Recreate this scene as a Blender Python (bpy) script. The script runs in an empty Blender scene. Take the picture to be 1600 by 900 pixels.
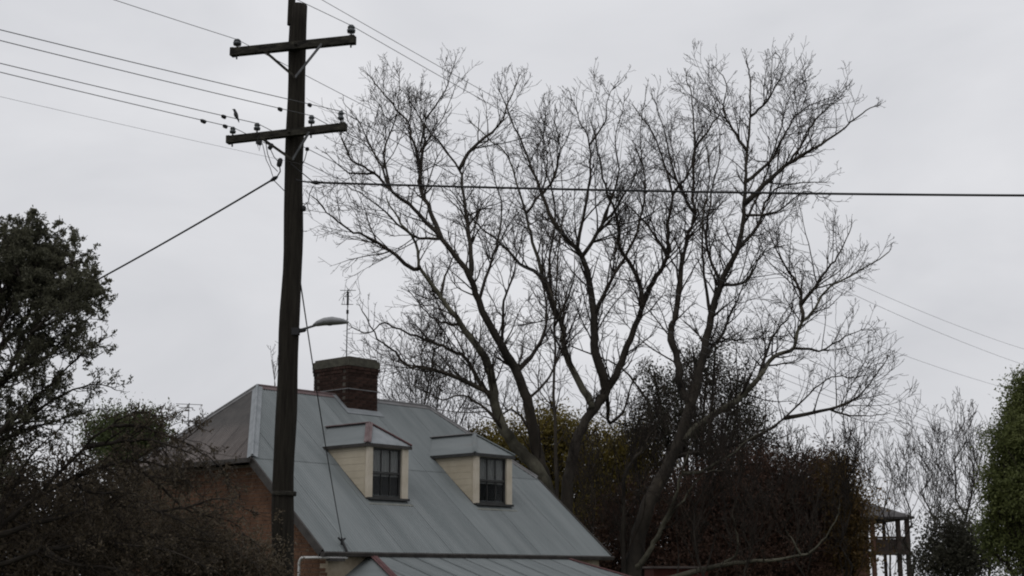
import bpy, math, random
import numpy as np
from mathutils import Vector, Matrix
random.seed(7); RNG = np.random.default_rng(11)
R = math.radians
scene = bpy.context.scene
C = scene.collection
PI = math.pi

# ------------------------------------------------------------------ camera
EYE = 2.1; F = 2222.0; TILT = 0.2
cam_d = bpy.data.cameras.new('camera'); cam = bpy.data.objects.new('camera', cam_d); C.objects.link(cam)
cam.location = (0, 0, EYE); cam.rotation_euler = (PI/2 + TILT, 0, 0)
cam_d.sensor_width = 36; cam_d.lens = 36*F/1600; cam_d.clip_end = 5000
scene.camera = cam
scene.render.resolution_x = 1024; scene.render.resolution_y = 576
# ------------------------------------------------------------------ overcast sky
SUN_EL, SUN_AZ = R(60), R(205)
world = bpy.data.worlds.new('World'); scene.world = world; world.use_nodes = True
nt = world.node_tree; nt.nodes.clear()
def wn(t, **k):
    n = nt.nodes.new(t)
    for a, v in k.items(): setattr(n, a, v)
    return n
sky = wn('ShaderNodeTexSky', sky_type='NISHITA', sun_disc=False, sun_elevation=SUN_EL, sun_rotation=SUN_AZ)
sky.dust_density = 4; sky.air_density = 1
hs = wn('ShaderNodeHueSaturation'); hs.inputs['Saturation'].default_value = .15
tc = wn('ShaderNodeTexCoord')
mp = wn('ShaderNodeMapping'); mp.inputs['Scale'].default_value = (1, 1, 2.6)
nz = wn('ShaderNodeTexNoise'); nz.inputs['Scale'].default_value = 3.2; nz.inputs['Detail'].default_value = 5; nz.inputs['Roughness'].default_value = .52; nz.inputs['Distortion'].default_value = .35
cr = wn('ShaderNodeValToRGB')
cr.color_ramp.elements[0].position = .28; cr.color_ramp.elements[0].color = (.590, .600, .635, 1)
cr.color_ramp.elements[1].position = .72; cr.color_ramp.elements[1].color = (.765, .769, .797, 1)
mul = wn('ShaderNodeVectorMath', operation='SCALE'); mul.inputs['Scale'].default_value = 10
mix = wn('ShaderNodeMix', data_type='RGBA'); mix.inputs[0].default_value = .93
bg = wn('ShaderNodeBackground'); bg.inputs['Strength'].default_value = .1
out = wn('ShaderNodeOutputWorld')
lk = nt.links.new
lk(sky.outputs[0], hs.inputs['Color']); lk(tc.outputs['Generated'], mp.inputs[0]); lk(mp.outputs[0], nz.inputs['Vector'])
sx = wn('ShaderNodeSeparateXYZ'); lk(tc.outputs['Generated'], sx.inputs[0])
mrz = wn('ShaderNodeMapRange'); mrz.inputs[1].default_value = 0; mrz.inputs[2].default_value = 1; mrz.inputs[3].default_value = 9.55; mrz.inputs[4].default_value = 11.6
lk(sx.outputs['Z'], mrz.inputs[0]); lk(mrz.outputs[0], mul.inputs['Scale'])
lk(nz.outputs['Fac'], cr.inputs[0]); lk(cr.outputs[0], mul.inputs[0])
lk(hs.outputs[0], mix.inputs[6]); lk(mul.outputs[0], mix.inputs[7]); lk(mix.outputs[2], bg.inputs[0]); lk(bg.outputs[0], out.inputs[0])
sun_d = bpy.data.lights.new('sun', 'SUN'); sun_d.energy = .5; sun_d.angle = R(40); sun_d.color = (1, .97, .93)
sun = bpy.data.objects.new('sun', sun_d); C.objects.link(sun); sun.location = (0, 0, 60)
sdir = Vector((math.sin(SUN_AZ)*math.cos(SUN_EL), math.cos(SUN_AZ)*math.cos(SUN_EL), math.sin(SUN_EL)))
sun.rotation_euler = sdir.to_track_quat('Z', 'Y').to_euler()
vs = scene.view_settings
vs.view_transform = 'Standard'; vs.look = 'None'; vs.exposure = .07; vs.gamma = 1; vs.use_curve_mapping = False
scene.cycles.filter_width = 2.0

# ------------------------------------------------------------------ helpers
def at(x, y, Y):
    """world point at ground distance Y that the photograph shows at (x, y)"""
    cx = (x-800)/F; cy = -(y-450)/F
    r = np.array([cx, math.cos(TILT)-cy*math.sin(TILT), math.sin(TILT)+cy*math.cos(TILT)])
    p = r*(Y/r[1]); p[2] += EYE
    return p
_m = {}
def mat(name, c1, c2=None, scale=6., rough=.8, metal=0., bump=0., bscale=None, stretch=(1, 1, 1), c3=None, spec=.3, rnd=0., detail=6.):
    if name in _m: return _m[name]
    m = bpy.data.materials.new(name); m.use_nodes = True; t = m.node_tree; b = t.nodes['Principled BSDF']
    b.inputs['Roughness'].default_value = rough; b.inputs['Metallic'].default_value = metal; b.inputs['Specular IOR Level'].default_value = spec
    b.inputs['Base Color'].default_value = (*c1, 1)
    co = t.nodes.new('ShaderNodeTexCoord'); mpn = t.nodes.new('ShaderNodeMapping'); mpn.inputs['Scale'].default_value = stretch
    t.links.new(co.outputs['Object'], mpn.inputs[0])
    if c2:
        n = t.nodes.new('ShaderNodeTexNoise'); n.inputs['Scale'].default_value = scale; n.inputs['Detail'].default_value = detail; n.inputs['Roughness'].default_value = .62
        t.links.new(mpn.outputs[0], n.inputs['Vector'])
        r = t.nodes.new('ShaderNodeValToRGB'); r.color_ramp.elements[0].position = .36; r.color_ramp.elements[1].position = .64
        r.color_ramp.elements[0].color = (*c1, 1); r.color_ramp.elements[1].color = (*c2, 1)
        if c3:
            e = r.color_ramp.elements.new(.8); e.color = (*c3, 1)
        t.links.new(n.outputs['Fac'], r.inputs[0])
        last = r.outputs[0]
        if rnd:
            oi = t.nodes.new('ShaderNodeObjectInfo'); mr = t.nodes.new('ShaderNodeMapRange')
            mr.inputs[3].default_value = 1-rnd; mr.inputs[4].default_value = 1+rnd
            t.links.new(oi.outputs['Random'], mr.inputs[0])
            sc = t.nodes.new('ShaderNodeVectorMath'); sc.operation = 'SCALE'
            t.links.new(last, sc.inputs[0]); t.links.new(mr.outputs[0], sc.inputs['Scale']); last = sc.outputs[0]
        t.links.new(last, b.inputs['Base Color'])
    if bump:
        n2 = t.nodes.new('ShaderNodeTexNoise'); n2.inputs['Scale'].default_value = bscale or scale*3; n2.inputs['Detail'].default_value = 5
        t.links.new(mpn.outputs[0], n2.inputs['Vector'])
        bp = t.nodes.new('ShaderNodeBump'); bp.inputs['Strength'].default_value = bump; bp.inputs['Distance'].default_value = .03
        t.links.new(n2.outputs['Fac'], bp.inputs['Height']); t.links.new(bp.outputs[0], b.inputs['Normal'])
    _m[name] = m
    return m
def leafmat(name, c1, c2, scale=1.2, trans=.38):
    """foliage: colour varies clump to clump and leaf to leaf"""
    if name in _m: return _m[name]
    m = mat(name, c1, c2, scale=scale, rough=.6, spec=.25)
    t = m.node_tree; b = t.nodes['Principled BSDF']; o = t.nodes['Material Output']
    src = b.inputs['Base Color'].links[0].from_socket
    tr = t.nodes.new('ShaderNodeBsdfTranslucent'); t.links.new(src, tr.inputs[0])
    mx = t.nodes.new('ShaderNodeMixShader'); mx.inputs[0].default_value = trans
    t.links.new(b.outputs[0], mx.inputs[1]); t.links.new(tr.outputs[0], mx.inputs[2]); t.links.new(mx.outputs[0], o.inputs[0])
    return m
def tag(o, label=None, cat=None, group=None, kind=None):
    if label: o['label'] = label
    if cat: o['category'] = cat
    if group: o['group'] = group
    if kind: o['kind'] = kind
    return o
def empty(name, loc, rz=0, label=None, cat=None, group=None):
    o = bpy.data.objects.new(name, None); o.location = loc; o.rotation_euler = (0, 0, rz); o.empty_display_size = .2
    C.objects.link(o); return tag(o, label, cat, group)
def link(name, me, parent=None, m=None):
    o = bpy.data.objects.new(name, me); C.objects.link(o)
    if m and not me.materials: me.materials.append(m)
    if parent: o.parent = parent
    return o
class MB:
    def __init__(s): s.v = []; s.f = []
    def add(s, vs, fs):
        b = len(s.v); s.v += [tuple(p) for p in vs]; s.f += [tuple(b+i for i in q) for q in fs]
    def box(s, c, sz, M=None):
        c = Vector(c); h = Vector(sz)/2
        vs = [Vector((x*h.x, y*h.y, z*h.z)) for x in (-1, 1) for y in (-1, 1) for z in (-1, 1)]
        vs = [((M @ v) if M else v)+c for v in vs]
        s.add(vs, [(0, 1, 3, 2), (4, 6, 7, 5), (0, 4, 5, 1), (2, 3, 7, 6), (0, 2, 6, 4), (1, 5, 7, 3)]); return s
    def bar(s, a, b, w, h, up=(0, 0, 1)):
        a = Vector(a); b = Vector(b); x = (b-a); L = x.length; x.normalize(); u = Vector(up)
        y = u.cross(x)
        if y.length < 1e-5: y = Vector((0, 1, 0)).cross(x)
        y.normalize(); z = x.cross(y)
        M = Matrix((x, y, z)).transposed()
        return s.box((a+b)/2, (L, w, h), M)
    def tube(s, pts, rad, n=6, cap=True):
        P = np.asarray(pts, float); k = len(P)
        r = np.full(k, rad) if np.isscalar(rad) else np.asarray(rad, float)
        T = np.gradient(P, axis=0); T /= np.linalg.norm(T, axis=1)[:, None]+1e-12
        ref = np.array([.31, .2, .93]) if abs(T[0] @ np.array([.31, .2, .93])) < .93 else np.array([1., 0, 0])
        U = np.cross(T, ref); U /= np.linalg.norm(U, axis=1)[:, None]+1e-12; V = np.cross(T, U)
        a = np.arange(n)*2*PI/n
        ring = P[:, None]+r[:, None, None]*(np.cos(a)[None, :, None]*U[:, None]+np.sin(a)[None, :, None]*V[:, None])
        b = len(s.v); s.v += [tuple(q) for q in ring.reshape(-1, 3)]
        for i in range(k-1):
            o = b+i*n
            s.f += [(o+j, o+(j+1) % n, o+n+(j+1) % n, o+n+j) for j in range(n)]
        if cap: s.f += [tuple(b+j for j in range(n))[::-1], tuple(b+(k-1)*n+j for j in range(n))]
        return s
    def lathe(s, c, prof, n=12):
        b = len(s.v); c = Vector(c)
        for r, z in prof:
            s.v += [(c.x+r*math.cos(2*PI*j/n), c.y+r*math.sin(2*PI*j/n), c.z+z) for j in range(n)]
        for i in range(len(prof)-1):
            o = b+i*n; s.f += [(o+j, o+(j+1) % n, o+n+(j+1) % n, o+n+j) for j in range(n)]
        s.f += [tuple(b+j for j in range(n))[::-1], tuple(b+(len(prof)-1)*n+j for j in range(n))]
        return s
    def slab(s, poly, thick, up=False):
        """planar polygon given thickness along minus its normal"""
        P = [Vector(p) for p in poly]
        if up and (P[1]-P[0]).cross(P[2]-P[0]).z < 0: P = P[::-1]
        nrm = (P[1]-P[0]).cross(P[2]-P[0]).normalized(); k = len(P)
        Q = [p-nrm*thick for p in P]
        s.add(P+Q, [tuple(range(k)), tuple(range(2*k-1, k-1, -1))]+[(i, k+i, k+(i+1) % k, (i+1) % k) for i in range(k)]); return s
    def build(s, name, m, parent=None, smooth=False, kind=None):
        me = bpy.data.meshes.new(name); me.from_pydata(s.v, [], s.f); me.update()
        if smooth: me.polygons.foreach_set('use_smooth', [True]*len(me.polygons))
        o = link(name, me, parent, m)
        if kind: o['kind'] = kind
        return o
def np_mesh(name, V, Q, m, parent=None, smooth=False):
    me = bpy.data.meshes.new(name); k = Q.shape[1]
    me.vertices.add(len(V)); me.vertices.foreach_set('co', V.astype(np.float32).ravel())
    me.loops.add(Q.size); me.loops.foreach_set('vertex_index', Q.astype(np.int32).ravel())
    me.polygons.add(len(Q)); me.polygons.foreach_set('loop_start', np.arange(0, Q.size, k, dtype=np.int32))
    me.update(calc_edges=True); me.validate()
    if smooth: me.polygons.foreach_set('use_smooth', np.ones(len(me.polygons), bool))
    return link(name, me, parent, m)

# ------------------------------------------------------------------ materials
M_bark = mat('bark', (.016, .0135, .011), (.046, .038, .029), scale=1.1, c3=(.15, .122, .085), rough=.92, bump=.7, bscale=9, stretch=(1, 1, .5))
M_lichen = mat('lichen_bark', (.034, .031, .023), (.115, .108, .08), scale=1.8, rough=.95, bump=.4)
M_barkdark = mat('bark_dark', (.016, .013, .011), (.045, .037, .029), scale=3, rough=.95, bump=.6, bscale=10)
M_twig = mat('twig', (.015, .012, .010), (.038, .029, .022), scale=1.5, rough=.95)
M_twiggrey = mat('twig_grey', (.03, .027, .025), (.058, .052, .047), scale=1.5, rough=.95)
M_pole = mat('weathered_pole_timber', (.014, .012, .010), (.028, .025, .020), scale=5, c3=(.04, .038, .028), rough=.95, bump=.6, bscale=14, stretch=(6, 6, .35), spec=.1)
M_arm = mat('crossarm_timber', (.014, .013, .012), (.045, .042, .034), scale=5, c3=(.10, .095, .06), rough=.95, bump=.4, stretch=(1, 4, 4), spec=.1)
M_steel = mat('dull_steel', (.06, .062, .064), (.11, .112, .115), scale=9, rough=.6, metal=.5)
M_wire = mat('wire', (.07, .071, .074), rough=.7)
M_cable = mat('black_cable', (.018, .018, .019), rough=.7)
M_porc = mat('insulator_porcelain', (.03, .034, .04), (.07, .08, .085), scale=20, rough=.25, spec=.5)
M_roof = mat('galvanised_roof', (.126, .142, .144), (.166, .182, .184), c3=(.150, .152, .146), scale=1.1, rough=.62, metal=.15, rnd=.085, stretch=(2.6, .3, .3), bump=.12, bscale=5)
M_rust = mat('rusty_roof', (.085, .066, .06), (.165, .140, .130), scale=2.2, c3=(.135, .078, .058), rough=.85, rnd=.16, stretch=(.35, 2.4, .35))
M_cap = mat('pale_flashing', (.17, .185, .195), (.23, .245, .255), scale=3, rough=.6, metal=.2)
M_redcap = mat('faded_red_capping', (.095, .062, .062), (.145, .11, .11), scale=3.2, rough=.8)
M_redcap2 = mat('dark_red_capping', (.062, .026, .026), (.095, .045, .045), scale=4, rough=.75)
M_greycap = mat('grey_capping', (.12, .115, .115), (.17, .17, .172), scale=4, rough=.7)
M_cream = mat('cream_paint', (.35, .305, .23), (.42, .37, .285), scale=1.7, rough=.75, bump=.1, bscale=30)
M_trim = mat('cream_trim', (.42, .37, .29), (.49, .44, .36), scale=4, rough=.65)
M_render = mat('stained_cream_wall', (.22, .18, .125), (.36, .31, .235), scale=2.4, rough=.85, bump=.2, c3=(.27, .20, .15))
M_gutter = mat('dark_gutter', (.022, .019, .017), (.045, .04, .036), scale=4, rough=.6)
M_sash = mat('dark_sash', (.022, .022, .022), (.04, .04, .038), scale=6, rough=.6)
M_curtain = mat('net_curtain', (.24, .24, .235), (.36, .36, .35), scale=8, rough=.95, stretch=(8, 8, .6))
M_roomshade = mat('painted_room_shade', (.012, .012, .012), rough=1)  # near-black colour stands in for the shade inside the dormers
M_mortar = mat('mortar', (.05, .042, .035), (.08, .07, .058), scale=9, rough=.95)
M_brick = mat('gable_brick', (.085, .047, .031), (.135, .074, .047), scale=3, c3=(.055, .038, .028), rough=.92, bump=.3, bscale=30, spec=.1)
M_cbrick = mat('chimney_brick', (.022, .014, .0115), (.038, .022, .0175), scale=9, rough=.95, rnd=.35, bump=.3, bscale=40, spec=.1)
M_moss = mat('mossy_render', (.04, .038, .03), (.075, .072, .055), scale=7, c3=(.045, .052, .025), rough=.95, bump=.4)
M_white = mat('white_pipe', (.42, .42, .41), (.5, .5, .49), scale=5, rough=.5)
M_alu = mat('aluminium', (.16, .165, .17), rough=.5, metal=.6)
gm = bpy.data.materials.new('window_glass'); gm.use_nodes = True
_t = gm.node_tree; _b = _t.nodes['Principled BSDF']; _b.inputs['Base Color'].default_value = (.02, .022, .024, 1); _b.inputs['Roughness'].default_value = .04
_tr = _t.nodes.new('ShaderNodeBsdfTransparent'); _tr.inputs[0].default_value = (.93, .94, .94, 1)
_mx = _t.nodes.new('ShaderNodeMixShader'); _mx.inputs[0].default_value = .14
_t.links.new(_tr.outputs[0], _mx.inputs[1]); _t.links.new(_b.outputs[0], _mx.inputs[2]); _t.links.new(_mx.outputs[0], _t.nodes['Material Output'].inputs[0])
M_glass = gm

# ------------------------------------------------------------------ ground
g = MB()
N = 36
xs = np.linspace(-1, 1, N)**3*900; ys = np.linspace(-.35, 1, N)**3*1500
gv = [(x, y, 0) for y in ys for x in xs]; gf = [(j*N+i, j*N+i+1, (j+1)*N+i+1, (j+1)*N+i) for j in range(N-1) for i in range(N-1)]
g.add(gv, gf)
tag(g.build('ground', mat('grass_ground', (.03, .038, .016), (.06, .06, .032), scale=.8, rough=.95, bump=.5)), 'damp grassy ground sheet running to the horizon', 'ground', kind='structure')

# ------------------------------------------------------------------ cottage
YAW = .732; LEN, WID, RISE, HIPU, CLIP = 9.652, 4.768, 3.985, 1.889, .509
EX, EY, EZ = -3.949, 30., .554+EYE
cot = empty('cottage', (EX, EY, 0), PI/2-YAW, 'old brick cottage with grey corrugated iron roof, two dormers and a chimney', 'house')
PITCH = math.atan2(RISE, WID); cp, sp_ = math.cos(PITCH), math.sin(PITCH)
def rz(y): return EZ+y*RISE/WID
cl = CLIP*WID
# walls
w = MB(); g0 = .28
w.slab([(g0, .12, 0), (LEN-g0, .12, 0), (LEN-g0, .12, EZ+.02), (g0, .12, EZ+.02)], .25)
w.build('front_wall', M_render, cot)
w = MB(); top = rz(cl)-.12
def gable(x): return [(x, 2*WID-.3, 0), (x, .125, 0), (x, .125, EZ-.02), (x, cl, top), (x, 2*WID-cl, top), (x, 2*WID-.3, EZ+.12)]
w.slab(gable(g0+.01), .24)
w.build('gable_wall', mat('gable_mortar', (.13, .105, .085), (.19, .16, .13), scale=6, rough=.95), cot)
w = MB(); w.slab(gable(LEN-g0)[::-1], .24); w.build('gable_wall', M_brick, cot)
w = MB(); w.slab([(LEN-g0, 2*WID-.3, 0), (g0, 2*WID-.3, 0), (g0, 2*WID-.3, EZ+.1), (LEN-g0, 2*WID-.3, EZ+.1)], .25); w.build('rear_wall', M_brick, cot)
# brickwork of the gable that faces the street, with recessed joints
bk = MB(); row = 0; z = .04
while z < top-.12:
    off = (row % 2)*.12; y = .13
    ymin = max(.13, (z+.075+.22-EZ)*WID/RISE)
    ymax = 2*WID-ymin
    y = ymin+((.24-off) % .24)*.5
    while y+.22 < ymax:
        pr = random.uniform(.008, .018)
        bk.box((g0+.01-pr/2, y+.115, z+.038), (pr, .228, .075)); y += .24
    z += .086; row += 1
bk.build('brickwork', M_brick, cot, kind='stuff')
# roof deck, then the sheets
rd = MB(); e = .03
rd.slab([(0.02, .02, rz(.02)-e), (LEN-.02, .02, rz(.02)-e), (LEN-.02, cl, rz(cl)-e), (LEN-HIPU, WID, EZ+RISE-e), (HIPU, WID, EZ+RISE-e), (0.02, cl, rz(cl)-e)], .05)
B = 2*WID
rd.slab([(LEN-.02, B, EZ), (0.02, B, EZ), (0.02, B-cl, rz(cl)), (HIPU, WID, EZ+RISE), (LEN-HIPU, WID, EZ+RISE), (LEN-.02, B-cl, rz(cl))], .05)
rd.slab([(0.02, cl, rz(cl)-e), (HIPU, WID, EZ+RISE-e), (0.02, B-cl, rz(cl)-e)][::-1], .05)
rd.slab([(LEN-.02, cl, rz(cl)), (LEN-HIPU, WID, EZ+RISE), (LEN-.02, B-cl, rz(cl))], .05)
roof = rd.build('roof', M_gutter, cot)
def ytop(x):
    if x < HIPU: return cl+(WID-cl)*max(x, 0)/HIPU
    if x > LEN-HIPU: return cl+(WID-cl)*max(LEN-x, 0)/HIPU
    return WID
PITCHW = .0762; AMP = .009
def sheet(cols, bot, topf, place, m, parent, name='roof_sheet', tilt=0.):
    """corrugated sheet; cols are positions across, bot/topf give the ends along the slope"""
    V = []; Fc = []
    for x in cols:
        d = AMP*math.cos(2*PI*x/PITCHW)
        b_, t_ = bot(x), topf(x)
        t_ = max(t_, b_+.001)
        V += [place(x, b_, d+tilt), place(x, t_, d)]
    k = len(cols)
    Fc = [(2*i, 2*i+2, 2*i+3, 2*i+1) for i in range(k-1)]
    me = bpy.data.meshes.new(name); me.from_pydata(V, [], Fc); me.polygons.foreach_set('use_smooth', [True]*len(Fc)); me.update()
    return link(name, me, parent, m)
def pl_front(x, y, d): return (x, y-d*sp_, rz(y)+d*cp)
SW = .762; nS = int(math.ceil(LEN/SW)); SPL = WID*.50
for i in range(nS):
    x0 = i*SW; x1 = min(LEN, x0+SW+.045)
    lift = .004*(i % 2)
    cols = np.arange(x0, x1+1e-6, PITCHW/4)
    sheet(cols, lambda x: -.07, lambda x: min(ytop(x), SPL+.12), lambda x, y, d: pl_front(x, y, d+.012+lift), M_roof, roof)
    c2 = [c for c in cols if ytop(c) > SPL+.02]
    if len(c2) > 4:
        sheet(c2, lambda x: SPL, ytop, lambda x, y, d: pl_front(x, y, d+.020+lift), M_roof, roof)
# clipped gable facing left: older, rusty sheets
HP = math.atan2(RISE*(1-CLIP), HIPU); ch, sh = math.cos(HP), math.sin(HP)
def pl_hip(y, x, d): return (x-d*sh, y, rz(cl)+x*RISE*(1-CLIP)/HIPU+d*ch)
def xt(y): return HIPU*max(0, 1-abs(y-WID)/(WID-cl))
y0 = cl
while y0 < B-cl:
    y1 = min(B-cl, y0+SW+.04)
    sheet(np.arange(y0, y1+1e-6, PITCHW/4), lambda y: -.09, xt, lambda y, x, d: pl_hip(y, x, d+.015), M_rust, roof)
    y0 += SW
# cappings, gutters, verges
def cap(a, b, wv, m, name, n1, n2, r=.032, lift=.05):
    """angled flashing with a rolled crown; n1, n2 run down each slope away from the line"""
    a = Vector(a); b = Vector(b); n1 = Vector(n1).normalized(); n2 = Vector(n2).normalized(); up = Vector((0, 0, lift))
    k = MB()
    for q in (n1, n2):
        P = [a+up, b+up, b+up+q*wv, a+up+q*wv]
        if (P[1]-P[0]).cross(P[2]-P[0]).z < 0: P = P[::-1]
        k.slab(P, .004)
    k.tube([a+up, (a+b)/2+up, b+up], r, 8)
    return k.build(name, m, roof)
dF = (0, -cp, -sp_); dB = (0, cp, -sp_); dHl = (-ch, 0, -sh); dHr = (ch, 0, -sh)
cap((HIPU, WID, EZ+RISE), (4.38, WID, EZ+RISE), .15, M_redcap, 'ridge_cap', dF, dB)
cap((5.49, WID, EZ+RISE), (LEN-HIPU, WID, EZ+RISE), .15, M_greycap, 'ridge_cap', dF, dB)
h1 = Vector((HIPU, WID-cl, RISE*(1-CLIP)))
hd = h1.normalized()
def perp(n, a): n = Vector(n); return n-a*n.dot(a)
nF = Vector((0, -sp_, cp)); nHl = Vector((-sh, 0, ch)); nHr = Vector((sh, 0, ch))
def hipcap(a, b, na, nb, m, wv=.13):
    dirv = (Vector(b)-Vector(a)).normalized()
    q1 = dirv.cross(na); q2 = dirv.cross(nb)
    q1 = q1 if q1.z < 0 else -q1
    q2 = q2 if q2.z < 0 else -q2
    return cap(a, b, wv, m, 'hip_cap', q1, q2)
hipcap((-.02, cl-.02, rz(cl)), (HIPU, WID, EZ+RISE), nF, nHl, M_cap, .14)
hipcap((LEN, cl, rz(cl)), (LEN-HIPU, WID, EZ+RISE), nF, nHr, M_greycap)
nB = Vector((0, sp_, cp))
hipcap((-.02, B-cl, rz(cl)), (HIPU, WID, EZ+RISE), nB, nHl, M_greycap)
k = MB(); k.bar((-.03, -.02, EZ-.075), (-.03, cl, rz(cl)-.075), .05, .17); k.build('barge_board', M_gutter, cot)
k = MB(); k.bar((LEN+.02, -.02, EZ-.06), (LEN+.02, cl, rz(cl)-.06), .05, .12); k.build('barge_board', M_gutter, cot)
k = MB(); k.bar((-.13, cl-.05, rz(cl)-.07), (-.13, B-cl+.05, rz(cl)-.07), .11, .10); k.build('gutter', M_gutter, cot)
gp = [(-.02, -.06), (-.13, -.05), (-.15, -.075), (-.13, -.145), (-.04, -.155), (-.02, -.13)]
k = MB(); L0, L1 = -.05, LEN+.03
k.add([(L0, y, EZ+z) for y, z in gp]+[(L1, y, EZ+z) for y, z in gp], [(i, (i+1) % 6, 6+(i+1) % 6, 6+i) for i in range(6)]+[tuple(range(6))[::-1], tuple(range(6, 12))])
k.build('gutter', M_gutter, cot)
k = MB(); k.box((LEN/2, .05, EZ-.06), (LEN-.1, .13, .03)); k.build('soffit', M_gutter, cot)
# downpipe that turns round the corner onto the gable
k = MB(); pz = EZ-.17
pp = [(.62, -.09, pz), (.15, -.09, pz), (.02, -.06, pz), (-.0, .1, pz), (.0, .62, pz), (.0, .68, pz-.03), (.0, .71, pz-.10), (.0, .71, .05)]
k.tube(pp, .028, 8); k.build('downpipe', M_white, cot, smooth=True)
k = MB(); k.box((.33, -.07, EZ-.215), (.42, .12, .06)); k.build('gutter_box', M_gutter, cot)
k = MB()
k.tube([(.62, .10, rz(.1)-.02), (.62, .08, rz(.1)+.16)], .02, 6); k.tube([(.50, .06, rz(.1)+.16), (.62, .08, rz(.1)+.08), (.72, .1, rz(.1)+.15)], .022, 6)
k.tube([(.62, .08, rz(.1)+.1), (.6, -.1, EZ-.03), (.6, -.1, EZ-.16)], .03, 6); k.build('service_bracket', M_cable, cot)

# verandah roof under the eave
T1, T2 = (1.41, -.01, EZ-.13), (7.84, -.01, EZ-.13); VY = -2.3; kd = (-VY-.01)/1.33
vf1 = (T1[0]-.66*kd, VY, T1[2]-.42*kd); vf2 = (T2[0]+.66*kd, VY, T2[2]-.42*kd)
vb1 = (vf1[0], .115, vf1[2]); vb2 = (vf2[0], .115, vf2[2])
vt1 = (1.41, .115, T1[2]); vt2 = (7.84, .115, T1[2])
vr = MB(); vr.slab([vf1, vf2, T2, T1], .03); vr.slab([vb1, vf1, T1, vt1], .03); vr.slab([vf2, vb2, vt2, T2], .03)
ver = vr.build('verandah_roof', M_roof, cot)
vp = math.atan2(.42, 1.33)
def pl_ver(x, y, d): return (x, y, T1[2]+(y+.01)*math.tan(vp)+d*math.cos(vp))
def vtop(x):
    if x < T1[0]: return VY+(-.01-VY)*(x-vf1[0])/(T1[0]-vf1[0])
    if x > T2[0]: return VY+(-.01-VY)*(vf2[0]-x)/(vf2[0]-T2[0])
    return -.01
x0 = vf1[0]
while x0 < vf2[0]-.1:
    sheet(np.arange(x0, min(vf2[0], x0+SW+.04)+1e-6, PITCHW/4), lambda x: VY-.05, vtop, lambda x, y, d: pl_ver(x, y, d+.014), M_roof, ver); x0 += SW
def strip(a, b, wd, m, name, parent):
    k = MB(); k.bar(a, b, wd, .018); k.tube([a, ((Vector(a)+Vector(b))/2)[:], b], .028, 8); return k.build(name, m, parent)
strip((T1[0], -.01, T1[2]+.03), (vf1[0], VY, vf1[2]+.03), .15, M_redcap2, 'hip_cap', ver)
strip((T2[0], -.01, T2[2]+.03), (vf2[0], VY, vf2[2]+.03), .12, M_redcap2, 'hip_cap', ver)
for px_ in np.linspace(vf1[0]+.15, vf2[0]-.15, 5):
    k = MB(); k.box((px_, VY+.12, vf1[2]/2-.02), (.11, .11, vf1[2]-.04)); k.build('verandah_post', M_trim, cot)

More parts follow.
